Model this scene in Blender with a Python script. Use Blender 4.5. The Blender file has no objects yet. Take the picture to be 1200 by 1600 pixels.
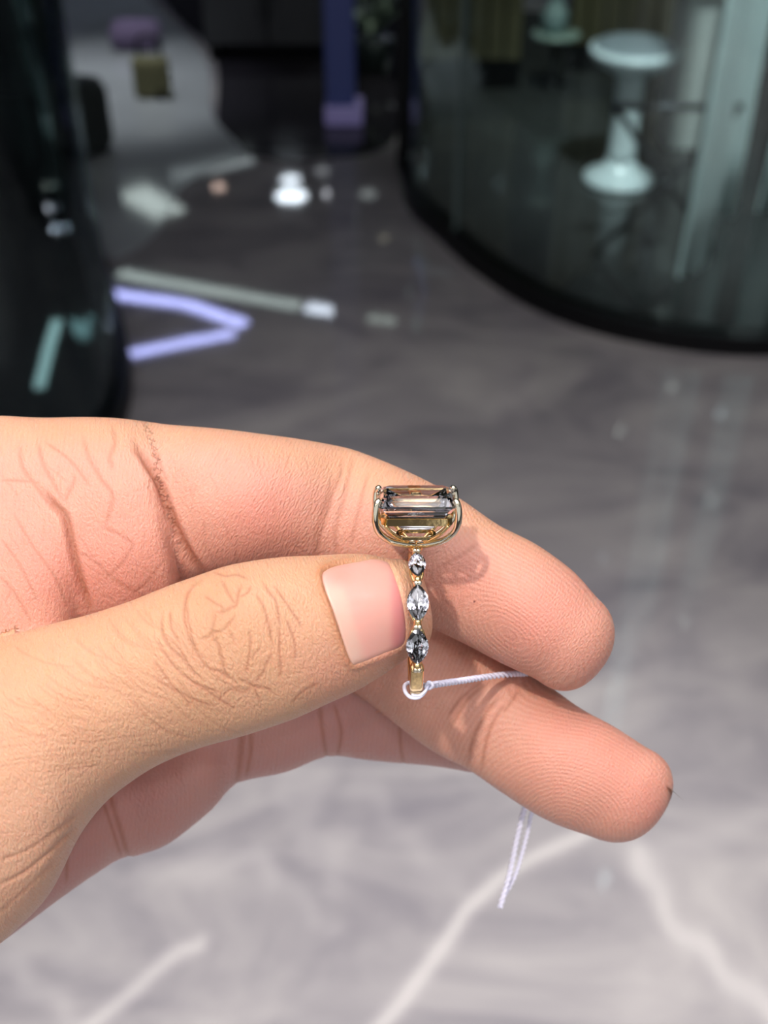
import bpy, bmesh, math, random
import numpy as np
from mathutils import Vector, Matrix, kdtree
from mathutils.bvhtree import BVHTree

random.seed(4); np.random.seed(4)
SC = bpy.context.scene
COL = SC.collection
PI = math.pi

# ------------------------------------------------------------------ camera
FP = 1800.0                      # focal length in pixels of the 1200 x 1600 frame
PITCH = math.radians(38)
CAM = np.array([0.0, 0.0, 1.4])
RT = np.array([1.0, 0.0, 0.0])
FW = np.array([0.0, math.cos(PITCH), -math.sin(PITCH)])
UP = np.array([0.0, math.sin(PITCH), math.cos(PITCH)])
cd = bpy.data.cameras.new('camera')
cam = bpy.data.objects.new('camera', cd); COL.objects.link(cam)
cam.location = CAM; cam.rotation_euler = (PI/2 - PITCH, 0, 0)
cd.sensor_fit = 'VERTICAL'; cd.sensor_height = 36.0; cd.lens = 36.0*FP/1600
cd.clip_start = 0.01; cd.clip_end = 60
cd.dof.use_dof = True; cd.dof.focus_distance = 0.151; cd.dof.aperture_fstop = 40.5/1.9
cd.dof.aperture_blades = 0
SC.camera = cam
# ------------------------------------------------------------------ world, exposure
w = bpy.data.worlds.new('world'); SC.world = w; w.use_nodes = True
w.node_tree.nodes['Background'].inputs[0].default_value = (0.75, 0.72, 0.85, 1)
w.node_tree.nodes['Background'].inputs[1].default_value = 0.05
SC.view_settings.view_transform = 'Standard'; SC.view_settings.look = 'None'
SC.view_settings.gamma = 1; SC.view_settings.use_curve_mapping = False
SC.view_settings.exposure = 0.0
SC.cycles.caustics_reflective = False; SC.cycles.caustics_refractive = False
SC.cycles.max_bounces = 24; SC.cycles.transmission_bounces = 24; SC.cycles.transparent_max_bounces = 12
SC.cycles.use_denoising = True
SC.cycles.sample_clamp_indirect = 6.0
# ------------------------------------------------------------------ main lights
HC = np.array([0.0, 0.12, 1.306])          # where the ring is held
def spot(name, loc, aim, power, color, radius, cone, blend):
    l = bpy.data.lights.new(name, 'SPOT'); l.energy = power; l.color = color
    l.shadow_soft_size = radius; l.spot_size = math.radians(cone); l.spot_blend = blend
    o = bpy.data.objects.new(name, l); COL.objects.link(o); o.location = loc
    o.rotation_euler = (Vector(aim)-Vector(loc)).to_track_quat('-Z', 'Y').to_euler()
    return o
def area(name, loc, aim, power, color, sx, sy):
    l = bpy.data.lights.new(name, 'AREA'); l.energy = power; l.color = color
    l.shape = 'RECTANGLE'; l.size = sx; l.size_y = sy
    o = bpy.data.objects.new(name, l); COL.objects.link(o); o.location = loc
    o.rotation_euler = (Vector(aim)-Vector(loc)).to_track_quat('-Z', 'Y').to_euler()
    return o
CEIL = 3.0
spot('spotlight', (-0.55, -0.60, 2.96), HC, 100, (1.0, 0.935, 0.84), 0.035, 60, 0.9)
spot('spotlight', (0.5, -1.0, 2.96), HC, 5, (1.0, 0.95, 0.88), 0.03, 60, 0.9)
spot('spotlight', (0.30, 2.0, 2.96), (0.10, 0.50, 0), 360, (1.0, 0.97, 0.94), 0.05, 44, 1.0)
def disc(loc, power, color, r):
    l = bpy.data.lights.new('sparkle_fill_light', 'AREA'); l.energy = power; l.color = color; l.shape = 'DISK'; l.size = 2*r
    o = bpy.data.objects.new('sparkle_fill_light', l); COL.objects.link(o); o.location = loc
for k in range(12):  # unseen discs added overhead for sparkle in the stones
    disc((-1.9+1.1*(k % 4)+.3*(k//4 % 2), -2.0+1.1*(k//4), 2.92), 2.6, (1.0, .96, .92) if k % 3 else (.80, .90, 1.0), 0.07)
for k in range(16):  # unseen panel grid added as fill and to brighten the diamonds
    x, y = -1.55+1.0*(k % 4), -2.0+.95*(k//4)
    x, y = x, y-.25
    pl_ = area('ceiling_fill_light', (x, y, 2.94), (x, y, 0), 2.7, (0.98, 0.95, 1.0), .86, .82)
    pl_.data.spread = math.radians(95)

for k in range(6):       # unseen fill panels added behind the camera to brighten the diamonds
    x = -3.6+1.44*k
    area('wall_fill_light', (x, -2.44, 1.75), (x, 0, 1.75), 6.5, (0.93, 0.96, 1.0), 1.15, 2.1)
for k in range(4):       # more added fill panels along both side walls
    for sx in (-1, 1): area('wall_fill_light', (sx*4.93, -1.6+1.3*k, 1.75), (0, -1.6+1.3*k, 1.75), 1.8, (0.96, 0.97, 1.0), .7, 1.7)

# ------------------------------------------------------------------ helpers
def ray(u, v):
    u = np.asarray(u, float); v = np.asarray(v, float)
    return FW + ((u-600)/FP)[..., None]*RT + ((800-v)/FP)[..., None]*UP
def P(u, v, d):                   # point seen along a sight line at depth d (mm)
    d = np.asarray(d, float)
    return CAM + (d/1000.0)[..., None]*ray(u, v)
def G(u, v, z=0.0):               # where a sight line meets a horizontal plane
    r = ray(u, v); t = (z-CAM[2])/r[2]
    return CAM + t*r
def mirror_lamp(u, v):            # ceiling spot whose reflection in the floor is seen there
    g = G(u, v, -CEIL); return (float(g[0]), float(g[1]), CEIL)
def project(V):
    q = V-CAM; d = q@FW
    return 600+FP*(q@RT)/d, 800-FP*(q@UP)/d, d*1000

def tag(o, label=None, cat=None, group=None, kind=None):
    if label: o['label'] = label
    if cat: o['category'] = cat
    if group: o['group'] = group
    if kind: o['kind'] = kind
    return o
def empty(name, loc):
    o = bpy.data.objects.new(name, None); COL.objects.link(o); o.location = loc
    o.empty_display_size = 0.02
    return o
def link_mesh(name, me, m=None, parent=None, loc=None, smooth=True):
    o = bpy.data.objects.new(name, me); COL.objects.link(o)
    if m: me.materials.append(m)
    if parent: o.parent = parent
    if loc is not None: o.location = loc
    if smooth: me.polygons.foreach_set('use_smooth', [True]*len(me.polygons))
    return o
def obj(name, bm, m, parent=None, smooth=False, loc=None):
    me = bpy.data.meshes.new(name); bm.normal_update(); bm.to_mesh(me); bm.free()
    return link_mesh(name, me, m, parent, loc, smooth)
def bx(bm, c, s, rz=0.0, bevel=0.0, M=None):
    r = bmesh.ops.create_cube(bm, size=1.0, matrix=Matrix.Translation(Vector(c)) @ Matrix.Rotation(rz, 4, 'Z') @ Matrix.Diagonal((s[0], s[1], s[2], 1)))
    if bevel:
        es = list({e for v in r['verts'] for e in v.link_edges})
        bmesh.ops.bevel(bm, geom=es, offset=bevel, segments=2, affect='EDGES', profile=0.6)
    return bm
def lathe(bm, prof, c=(0, 0, 0), n=48):
    c = Vector(c); rings = []
    for r, z in prof:
        rings.append([bm.verts.new(c+Vector((r*math.cos(2*PI*k/n), r*math.sin(2*PI*k/n), z))) for k in range(n)])
    for a, b in zip(rings[:-1], rings[1:]):
        for k in range(n): bm.faces.new((a[k], a[(k+1) % n], b[(k+1) % n], b[k]))
    bm.faces.new(rings[0][::-1]); bm.faces.new(rings[-1])
    return bm
def crspline(pts, n, closed=False):
    pts = np.asarray(pts, float); m = len(pts); out = []
    segs = m if closed else m-1
    for i in range(segs):
        p0, p1, p2, p3 = [pts[(i+k-1) % m] if closed else pts[min(max(i+k-1, 0), m-1)] for k in range(4)]
        for t in np.linspace(0, 1, n, endpoint=False):
            out.append(0.5*((2*p1)+(-p0+p2)*t+(2*p0-5*p1+4*p2-p3)*t*t+(-p0+3*p1-3*p2+p3)*t**3))
    if not closed: out.append(pts[-1])
    return np.array(out)
def tube(bm, path, rad, n=10, closed=False, flat=1.0):
    path = np.asarray(path, float); m = len(path)
    rad = np.broadcast_to(np.asarray(rad, float), (m,))
    T = np.roll(path, -1, 0)-np.roll(path, 1, 0)
    if not closed: T[0] = path[1]-path[0]; T[-1] = path[-1]-path[-2]
    T /= np.linalg.norm(T, axis=1)[:, None]+1e-12
    a = np.array([0, 0, 1.0]) if abs(T[0][2]) < 0.9 else np.array([1.0, 0, 0])
    N = np.cross(T[0], a); N /= np.linalg.norm(N); rings = []
    for i in range(m):
        N = N-T[i]*np.dot(N, T[i]); N /= np.linalg.norm(N); B = np.cross(T[i], N)
        rings.append([bm.verts.new(path[i]+rad[i]*(N*math.cos(2*PI*k/n)+B*flat*math.sin(2*PI*k/n))) for k in range(n)])
    rr = rings+([rings[0]] if closed else [])
    for A, B in zip(rr[:-1], rr[1:]):
        for k in range(n): bm.faces.new((A[k], A[(k+1) % n], B[(k+1) % n], B[k]))
    if not closed: bm.faces.new(rings[0][::-1]); bm.faces.new(rings[-1])
    return bm

# node helpers ------------------------------------------------------
def mat(name, base=(0.5, 0.5, 0.5), rough=0.5, metal=0.0, emit=None, estr=0.0, noise=0.0, nscale=5.0, bump=0.0, bscale=20.0, bdist=0.001, spec=0.5, coat=0.0):
    m = bpy.data.materials.new(name); m.use_nodes = True; nt = m.node_tree; b = nt.nodes['Principled BSDF']
    b.inputs['Base Color'].default_value = (*base, 1); b.inputs['Roughness'].default_value = rough
    b.inputs['Metallic'].default_value = metal; b.inputs['Specular IOR Level'].default_value = spec
    b.inputs['Coat Weight'].default_value = coat
    if emit: b.inputs['Emission Color'].default_value = (*emit, 1); b.inputs['Emission Strength'].default_value = estr
    tc = nt.nodes.new('ShaderNodeTexCoord')
    if noise:
        n = nt.nodes.new('ShaderNodeTexNoise'); n.inputs['Scale'].default_value = nscale; n.inputs['Detail'].default_value = 4
        r = nt.nodes.new('ShaderNodeMapRange'); r.inputs[3].default_value = 1-noise; r.inputs[4].default_value = 1+noise
        x = nt.nodes.new('ShaderNodeVectorMath'); x.operation = 'SCALE'; x.inputs[0].default_value = base
        nt.links.new(tc.outputs['Object'], n.inputs['Vector']); nt.links.new(n.outputs[0], r.inputs[0])
        nt.links.new(r.outputs[0], x.inputs['Scale']); nt.links.new(x.outputs[0], b.inputs['Base Color'])
    if bump:
        n = nt.nodes.new('ShaderNodeTexNoise'); n.inputs['Scale'].default_value = bscale
        u = nt.nodes.new('ShaderNodeBump'); u.inputs['Strength'].default_value = bump; u.inputs['Distance'].default_value = bdist
        nt.links.new(tc.outputs['Object'], n.inputs['Vector']); nt.links.new(n.outputs[0], u.inputs['Height']); nt.links.new(u.outputs[0], b.inputs['Normal'])
    return m

# ------------------------------------------------------------------ the room
X0, X1, Y0, Y1 = -5.0, 5.0, -2.5, 13.5
def seg_dist(x, y, poly):
    best = np.full(x.shape, 1e9)
    for (ax, ay), (bx_, by) in zip(poly[:-1], poly[1:]):
        dx, dy = bx_-ax, by-ay; L = dx*dx+dy*dy+1e-12
        t = np.clip(((x-ax)*dx+(y-ay)*dy)/L, 0, 1)
        best = np.minimum(best, np.hypot(x-ax-t*dx, y-ay-t*dy))
    return best
def floor_material():
    m = bpy.data.materials.new('polished_marble'); m.use_nodes = True; nt = m.node_tree; N = nt.nodes; L = nt.links
    b = N['Principled BSDF']; tc = N.new('ShaderNodeTexCoord')
    nz = N.new('ShaderNodeTexNoise'); nz.inputs['Scale'].default_value = 2.2; nz.inputs['Detail'].default_value = 7; nz.inputs['Roughness'].default_value = 0.6; nz.inputs['Distortion'].default_value = 0.9
    mp = N.new('ShaderNodeMapping'); mp.inputs['Rotation'].default_value = (0, 0, 0.7); mp.inputs['Scale'].default_value = (1, 2.0, 1)
    L.new(tc.outputs['Object'], mp.inputs[0]); L.new(mp.outputs[0], nz.inputs['Vector'])
    cr = N.new('ShaderNodeValToRGB'); e = cr.color_ramp.elements
    e[0].position = 0.30; e[0].color = (0.165, 0.153, 0.178, 1); e[1].position = 0.68; e[1].color = (0.40, 0.375, 0.37, 1)
    L.new(nz.outputs[0], cr.inputs[0])
    vo = N.new('ShaderNodeTexVoronoi'); vo.feature = 'DISTANCE_TO_EDGE'; vo.inputs['Scale'].default_value = 2.2
    n2 = N.new('ShaderNodeTexNoise'); n2.inputs['Scale'].default_value = 3.5; n2.inputs['Detail'].default_value = 5
    ad = N.new('ShaderNodeVectorMath'); ad.operation = 'MULTIPLY_ADD'; ad.inputs[1].default_value = (0.5, 0.5, 0.5)
    L.new(tc.outputs['Object'], n2.inputs['Vector']); L.new(n2.outputs['Color'], ad.inputs[0]); L.new(tc.outputs['Object'], ad.inputs[2]); L.new(ad.outputs[0], vo.inputs['Vector'])
    mr = N.new('ShaderNodeMapRange'); mr.inputs[1].default_value = 0.0; mr.inputs[2].default_value = 0.05; mr.inputs[3].default_value = 0.06; mr.inputs[4].default_value = 0.0
    L.new(vo.outputs['Distance'], mr.inputs[0])
    mu = N.new('ShaderNodeMath'); mu.operation = 'MULTIPLY'; L.new(mr.outputs[0], mu.inputs[0]); L.new(nz.outputs[0], mu.inputs[1])
    at = N.new('ShaderNodeAttribute'); at.attribute_name = 'vein'
    mx = N.new('ShaderNodeMath'); mx.operation = 'MAXIMUM'; L.new(mu.outputs[0], mx.inputs[0]); L.new(at.outputs['Fac'], mx.inputs[1])
    mix = N.new('ShaderNodeMix'); mix.data_type = 'RGBA'; mix.inputs['B'].default_value = (0.60, 0.565, 0.55, 1)
    L.new(mx.outputs[0], mix.inputs['Factor']); L.new(cr.outputs[0], mix.inputs['A'])
    L.new(mix.outputs['Result'], b.inputs['Base Color'])
    b.inputs['Roughness'].default_value = 0.035; b.inputs['IOR'].default_value = 1.5
    bu = N.new('ShaderNodeBump'); bu.inputs['Distance'].default_value = 0.002; bu.inputs['Strength'].default_value = 0.015
    n3 = N.new('ShaderNodeTexNoise'); n3.inputs['Scale'].default_value = 14; n3.inputs['Detail'].default_value = 1
    L.new(tc.outputs['Object'], n3.inputs['Vector']); L.new(n3.outputs[0], bu.inputs['Height']); L.new(bu.outputs[0], b.inputs['Normal'])
    return m
def build_floor():
    xs = np.concatenate([np.linspace(X0, -1.2, 20, endpoint=False), np.arange(-1.2, 1.4, 0.011), np.linspace(1.4, X1, 20)])
    ys = np.concatenate([np.linspace(Y0, 0.5, 12, endpoint=False), np.arange(0.5, 3.6, 0.013), np.linspace(3.6, Y1, 30)])
    X, Y = np.meshgrid(xs, ys); nx, ny = len(xs), len(ys)
    V = np.stack([X, Y, np.zeros_like(X)], -1).reshape(-1, 3)
    i = np.arange(nx-1)[None, :]+nx*np.arange(ny-1)[:, None]
    Q = np.stack([i, i+1, i+nx+1, i+nx], -1).reshape(-1, 4)
    me = bpy.data.meshes.new('floor'); me.from_pydata([], [], [])
    me.vertices.add(len(V)); me.vertices.foreach_set('co', V.ravel())
    me.loops.add(Q.size); me.loops.foreach_set('vertex_index', Q.ravel())
    me.polygons.add(len(Q)); me.polygons.foreach_set('loop_start', np.arange(len(Q))*4)
    me.update()
    x, y = V[:, 0], V[:, 1]
    wob = 0.006*np.sin(x*31+y*17)+0.004*np.sin(x*63-y*41)
    val = np.zeros(len(V))
    def vein(px, width, s, wb=1.0):
        nonlocal val
        g = [tuple(G(u, v)[:2]) for u, v in px]
        d = seg_dist(x+wob*wb, y+wob*wb, g)
        s = s*(.80 if s > .6 else .5); width = width*(1.0 if s > .35 else 1.5)
        val = np.maximum(val, s*np.exp(-(d/width)**2)) if s > .35 else val+(1-val)*s*np.exp(-(d/width)**2)
    vein([(560, 1640), (640, 1555), (690, 1480), (730, 1420), (790, 1365), (850, 1335), (930, 1290), (1010, 1200)], 0.010, 0.85)
    vein([(120, 1620), (200, 1555), (260, 1500), (320, 1470)], 0.010, 0.7)
    vein([(1000, 1330), (1040, 1420), (1100, 1480), (1180, 1560), (1230, 1600)], 0.014, 0.65)
    vein([(940, 1250), (1000, 1340), (1100, 1310), (1190, 1275)], 0.016, 0.4)
    vein([(450, 1180), (500, 1290), (540, 1360)], 0.020, 0.35, 2)
    vein([(560, 1230), (640, 1330), (700, 1370)], 0.02, 0.3, 2)
    vein([(380, 1350), (440, 1390), (520, 1450)], 0.012, 0.3, 2)
    vein([(220, 1370), (330, 1340), (420, 1370)], 0.015, 0.3, 2)
    vein([(0, 1520), (80, 1560), (140, 1600)], 0.014, 0.5, 2)
    vein([(900, 900), (1000, 880), (1100, 830), (1200, 790)], 0.02, 0.3, 2)
    vein([(760, 640), (850, 600), (960, 560), (1100, 640)], 0.03, 0.3, 2)
    vein([(430, 650), (500, 600), (600, 520)], 0.03, 0.2, 2)
    vein([(1010, 680), (1090, 720), (1200, 700)], 0.03, 0.35, 2)
    a = me.attributes.new('vein', 'FLOAT', 'POINT'); a.data.foreach_set('value', val.astype(np.float32))
    o = link_mesh('floor', me, floor_material()); tag(o, kind='structure')
build_floor()
M_dark = mat('dark_wall_paint', (0.035, 0.034, 0.04), 0.7, noise=0.15, nscale=3)
M_lwall = mat('light_wall_paint', (0.09, 0.085, 0.085), 0.7, noise=0.05, nscale=3)
M_ceil = mat('white_ceiling_paint', (0.75, 0.74, 0.74), 0.8, noise=0.03, nscale=3)
M_black = mat('black_powder_coat', (0.004, 0.004, 0.005), 0.45, noise=0.1, nscale=20, spec=0.2)
for nm, c, s in (('wall_back', (0, Y1+.05, 1.5), (X1-X0, .1, 3)), ('wall_front', (0, Y0-.05, 1.5), (X1-X0, .1, 3)),
                 ('wall_left', (X0-.05, (Y0+Y1)/2, 1.5), (.1, Y1-Y0, 3)), ('wall_right', (X1+.05, (Y0+Y1)/2, 1.5), (.1, Y1-Y0, 3)),
                 ('ceiling', (0, (2.3+Y1)/2, CEIL+.06), (X1-X0, Y1-2.3, .1)), ('ceiling', (0, (2.3+Y0)/2, CEIL+.06), (X1-X0, 2.3-Y0, .1))):
    o = obj(nm, bx(bmesh.new(), c, s), M_dark if nm == 'wall_back' or (nm == 'ceiling' and c[1] > 3) else (M_ceil if nm == 'ceiling' else M_lwall)); tag(o, kind='structure')

def prism(bm, pts, z0, z1):        # flat polygon slab with its own thickness
    a = [bm.verts.new((p[0], p[1], z0)) for p in pts]; b = [bm.verts.new((p[0], p[1], z1)) for p in pts]
    n = len(pts)
    bm.faces.new(b); bm.faces.new(a[::-1])
    for k in range(n): bm.faces.new((a[k], a[(k+1) % n], b[(k+1) % n], b[k]))
    return bm
def px_poly(pts, n=6): return [tuple(p[:2]) for p in (G(u, v) for u, v in crspline(pts, n, True))]
# pale zone over the far left part of the floor
M_zone = mat('pale_floor_zone', (0.40, 0.42, 0.43), 0.06, noise=0.35, nscale=2.5)
o = obj('floor_zone', prism(bmesh.new(), px_poly([(22, -60), (150, -80), (250, 20), (322, 95), (332, 180), (380, 240), (330, 262), (280, 300), (240, 370), (165, 402), (131, 300), (85, 130)]), 0.0, 0.004), M_zone)
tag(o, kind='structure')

o = obj('floor_zone', prism(bmesh.new(), px_poly([(342, 205), (336, 90), (262, 10), (240, -80), (420, -90), (600, -90), (622, 60), (624, 190), (590, 236), (480, 250), (392, 243)]), 0.0, 0.003), mat('near_black_floor_zone', (0.022, 0.020, 0.026), 0.08, noise=.4, nscale=3))  # near-black zone next to the pale one
tag(o, kind='structure')

# curved glass walls on black rails
def ribbon(bm, path, h0, h1, t):
    path = np.asarray(path, float); T = np.gradient(path, axis=0); T /= np.linalg.norm(T, axis=1)[:, None]
    Nn = np.stack([-T[:, 1], T[:, 0]], 1)*t/2
    rows = []
    for p, n in zip(path, Nn):
        rows.append([bm.verts.new((p[0]+sx*n[0], p[1]+sx*n[1], z)) for sx, z in ((1, h0), (1, h1), (-1, h1), (-1, h0))])
    for A, B in zip(rows[:-1], rows[1:]):
        for k in range(4): bm.faces.new((A[k], A[(k+1) % 4], B[(k+1) % 4], B[k]))
    bm.faces.new(rows[0][::-1]); bm.faces.new(rows[-1])
    bmesh.ops.recalc_face_normals(bm, faces=bm.faces)
    return bm
def glass_material(name, tint, refl):
    m = bpy.data.materials.new(name); m.use_nodes = True; nt = m.node_tree; N = nt.nodes; L = nt.links
    N.remove(N['Principled BSDF']); out = N['Material Output']
    tr = N.new('ShaderNodeBsdfTransparent'); tr.inputs[0].default_value = (*tint, 1)
    gl = N.new('ShaderNodeBsdfGlossy'); gl.inputs['Roughness'].default_value = 0.02; gl.inputs[0].default_value = (*refl, 1)
    fr = N.new('ShaderNodeFresnel'); geo = N.new('ShaderNodeNewGeometry'); io = N.new('ShaderNodeMapRange')
    io.inputs[3].default_value = 1.5; io.inputs[4].default_value = 1/1.5; L.new(geo.outputs['Backfacing'], io.inputs[0]); L.new(io.outputs[0], fr.inputs['IOR'])
    mx = N.new('ShaderNodeMixShader'); L.new(fr.outputs[0], mx.inputs[0]); L.new(tr.outputs[0], mx.inputs[1]); L.new(gl.outputs[0], mx.inputs[2])
    L.new(mx.outputs[0], out.inputs['Surface'])
    return m
M_glass = glass_material('green_tinted_glass', (0.90, 0.94, 0.93), (0.9, 1.0, 0.98))
M_glass_dark = glass_material('clear_glass', (0.88, 0.91, 0.92), (0.5, 0.58, 0.6))
rp = [G(636, 262)[:2]]+[G(u, v)[:2] for u, v in [(650, 320), (700, 372), (760, 425), (860, 485), (1000, 528), (1200, 548)]]
rp += [(1.35, 2.52), (1.8, 2.8), (2.2, 3.3)]
rp = crspline(rp, 10)
booth = empty('curved_glass_wall', (rp[0][0], rp[0][1], 0))
tag(booth, 'curved floor-to-ceiling clear glass wall on a black bottom rail, round the white stool on the right', 'glass wall')
def child(o, root):
    o.parent = root; o.matrix_parent_inverse = Matrix.Translation(-Vector(root.location)); return o
child(obj('bottom_rail', ribbon(bmesh.new(), rp, 0, 0.05, 0.06), M_black), booth)
child(obj('glass_panel', ribbon(bmesh.new(), rp, 0.05, 2.9, 0.010), M_glass, smooth=False), booth)
child(obj('frame_post', bx(bmesh.new(), (rp[0][0]-.005, rp[0][1], 1.45), (0.055, 0.05, 2.9), bevel=.004), M_black), booth)
j = rp[14]
child(obj('glass_edge', bx(bmesh.new(), (0.20, 3.0, 1.47), (0.012, 0.014, 2.84), rz=.9), mat('glass_edge_green', (0.10, 0.13, 0.125), 0.2)), booth)
lp = [G(u, v)[:2] for u, v in [(5, -70), (38, 20), (80, 150), (122, 320), (160, 460), (185, 560), (183, 640), (150, 700), (60, 760), (-150, 800)]]
lp = crspline(lp, 10)
boothl = empty('curved_glass_wall', (lp[0][0], lp[0][1], 0))
tag(boothl, 'curved glass wall on a thick black rail at the left edge of the picture, above the hand', 'glass wall')
child(obj('bottom_rail', ribbon(bmesh.new(), lp, 0, 0.05, 0.055), M_black), boothl)
child(obj('glass_panel', ribbon(bmesh.new(), lp, 0.05, 2.9, 0.010), M_glass_dark), boothl)
# black floor inside the left booth
M_bf = mat('black_polished_floor', (0.012, 0.015, 0.016), 0.03, noise=.3, nscale=3)
o = obj('floor_inner', prism(bmesh.new(), [tuple(p) for p in lp]+[(-4.9, 1.8), (-4.9, 9.0), (-2.6, 9.0)], 0, 0.003), M_bf); tag(o, kind='structure')
M_bf2 = mat('dark_stone_floor', (0.034, 0.037, 0.037), 0.06, noise=.4, nscale=2.5)
o = obj('floor_inner', prism(bmesh.new(), [tuple(p) for p in rp]+[(3.0, 5.4), (rp[0][0]+.03, 5.4)], 0, 0.003), M_bf2); tag(o, kind='structure')

# ------------------------------------------------------------------ things behind the right glass
M_white = mat('white_lacquer', (0.62, 0.70, 0.72), 0.25, noise=.04, nscale=8)
g = G(964, 280); sx, sy = g[0], g[1]-0.02
st = empty('pedestal_stool', (sx, sy, 0)); tag(st, 'white pedestal stool with a round seat and flared base, behind the right glass', 'stool')
obj('base', lathe(bmesh.new(), [(.105, 0.003), (.112, .012), (.105, .024), (.078, .036), (.052, .052), (.045, .075)]), M_white, st, True)
obj('post', lathe(bmesh.new(), [(.045, .075), (.042, .095), (.042, .32), (.046, .33)]), M_white, st, True)
obj('seat', lathe(bmesh.new(), [(.046, .33), (.078, .345), (.115, .368), (.132, .392), (.130, .405), (.122, .409)]), M_white, st, True)
cu = obj('seat_pad', lathe(bmesh.new(), [(.118, .408), (.114, .415), (.07, .418), (.01, .419)]), mat('grey_leather', (0.20, 0.23, 0.25), .5, bump=.3, bscale=60), st, True)
cu['label'] = 'grey round pad on the seat'
# plinth table with a mint dish
g = G(1062, 262); px_, py_ = g[0]+.05, g[1]+.22
tb = empty('plinth_table', (px_, py_, 0)); tag(tb, 'white square plinth with an overhanging top, standing right of the stool', 'table')
M_off = mat('off_white_laminate', (0.50, 0.53, 0.51), .4, noise=.05, nscale=6)
obj('plinth', bx(bmesh.new(), (0, 0, .27), (.13, .16, .53), bevel=.006), M_off, tb)
obj('table_top', bx(bmesh.new(), (-.02, 0, .56), (.24, .30, .05), bevel=.008), M_off, tb)
ms = obj('shallow_dish', lathe(bmesh.new(), [(.03, 0), (.05, .006), (.075, .03), (.072, .03), (.045, .01), (.01, .008)]), mat('mint_ceramic', (0.12, .62, .50), .3, noise=.1, nscale=20), None, True, (px_-.03, py_-.05, .5855))
tag(ms, 'small mint green dish on top of the white plinth', 'dish')
# pleated white strips, a guess at the white upright shapes inside the glass
def pleat_strip(name, foot, width, z0, folds, amp, label, rz):
    bm = bmesh.new(); n = folds*10; rows = []
    for k in range(2):
        rows.append([])
    path = []
    for i in range(n+1):
        s = i/n-.5
        a = amp*math.sin(2*PI*folds*i/n)
        path.append((s*width, a))
    c, s_ = math.cos(rz), math.sin(rz)
    nz = 14; grid = []
    for kz in range(nz+1):
        t = kz/nz; z = z0+(2.85-z0)*t; f = 1-.35*math.sin(PI*min(1, t*1.6))*.5
        grid.append([bm.verts.new((foot[0]+(x*f)*c-y*s_, foot[1]+(x*f)*s_+y*c, z)) for x, y in path])
    for A, B in zip(grid[:-1], grid[1:]):
        for k in range(n): bm.faces.new((A[k], A[k+1], B[k+1], B[k]))
    bmesh.ops.solidify(bm, geom=bm.faces[:], thickness=.004)
    o = obj(name, bm, M_pleat, None, True); tag(o, label, 'curtain', 'white strips behind the right glass'); return o
M_pleat = mat('satin_white', (0.66, 0.76, 0.76), .35, noise=.06, nscale=12, spec=.6)
f1 = G(1080, 455); pleat_strip('pleated_strip', (f1[0]+.02, f1[1]+.1), .13, .01, 3, .018, 'white pleated strip whose foot reaches furthest forward, right of the stool', .9)
f2 = G(1122, 345); pleat_strip('pleated_strip', (f2[0], f2[1]), .10, .01, 2, .02, 'white pleated strip between the forward strip and the right picture edge', .5)
f3 = G(1200, 335); pleat_strip('pleated_strip', (f3[0]+.02, f3[1]), .12, .01, 3, .02, 'white pleated strip at the very right edge of the picture', .3)
# dark crossed bars standing in for reflections in the glass
M_gun = mat('dark_steel', (0.03, .032, .036), .3, .8, noise=.2, nscale=30)
a0 = G(900, 470); a1 = G(1180, 430)
fs = empty('crossed_bars', (float(a0[0]+a1[0])/2, float(a0[1]+a1[1])/2+.2, 0)); tag(fs, 'thin dark crossed bars standing in for reflections, before the white strips', 'reflection bars')
for s in (-1, 1):
    obj('leg', tube(bmesh.new(), [(-.17*s, -.02*s, .006), (0, -.02*s, .21), (.15*s, -.02*s, .40)], .009, 8), M_gun, fs, True)
obj('pivot', tube(bmesh.new(), [(0, -.04, .21), (0, .04, .21)], .014, 10), M_gun, fs, True)
obj('top_bar', tube(bmesh.new(), [(-.17, 0.0, .405), (.17, 0.0, .405)], .010, 8), M_gun, fs, True)
# olive slatted panels at the back of the booth
M_olive = mat('olive_wood_veneer', (0.115, 0.105, 0.055), .55, noise=.3, nscale=9)
def slat_panel(name, x0, x1, y, label):
    r = empty(name, ((x0+x1)/2, y, 0)); tag(r, label, 'wall panel', 'slatted panels behind the right glass')
    obj('backing', bx(bmesh.new(), (0, .03, 1.45), (x1-x0, .02, 2.65)), M_black, r)
    obj('plinth', bx(bmesh.new(), (0, .02, .06), (x1-x0, .05, .11)), M_black, r)
    n = max(2, round((x1-x0)/.065)); wd = (x1-x0)/n
    me = None
    for k in range(n):
        x = -(x1-x0)/2+wd*(k+.5)
        if me is None:
            o = obj('slat', bx(bmesh.new(), (0, 0, 1.45), (wd-.008, .03, 2.68), bevel=.003), M_olive, r); me = o.data
        else:
            o = bpy.data.objects.new('slat', me); COL.objects.link(o); o.parent = r
        o.location = (x, 0, 0)
    return r
slat_panel('slatted_panel', .12, .50, 4.35, 'olive slatted wood panel just right of the black frame post, behind the glass')
slat_panel('slatted_panel', .70, 1.22, 4.55, 'olive slatted wood panel rising behind the white pedestal stool')
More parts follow.
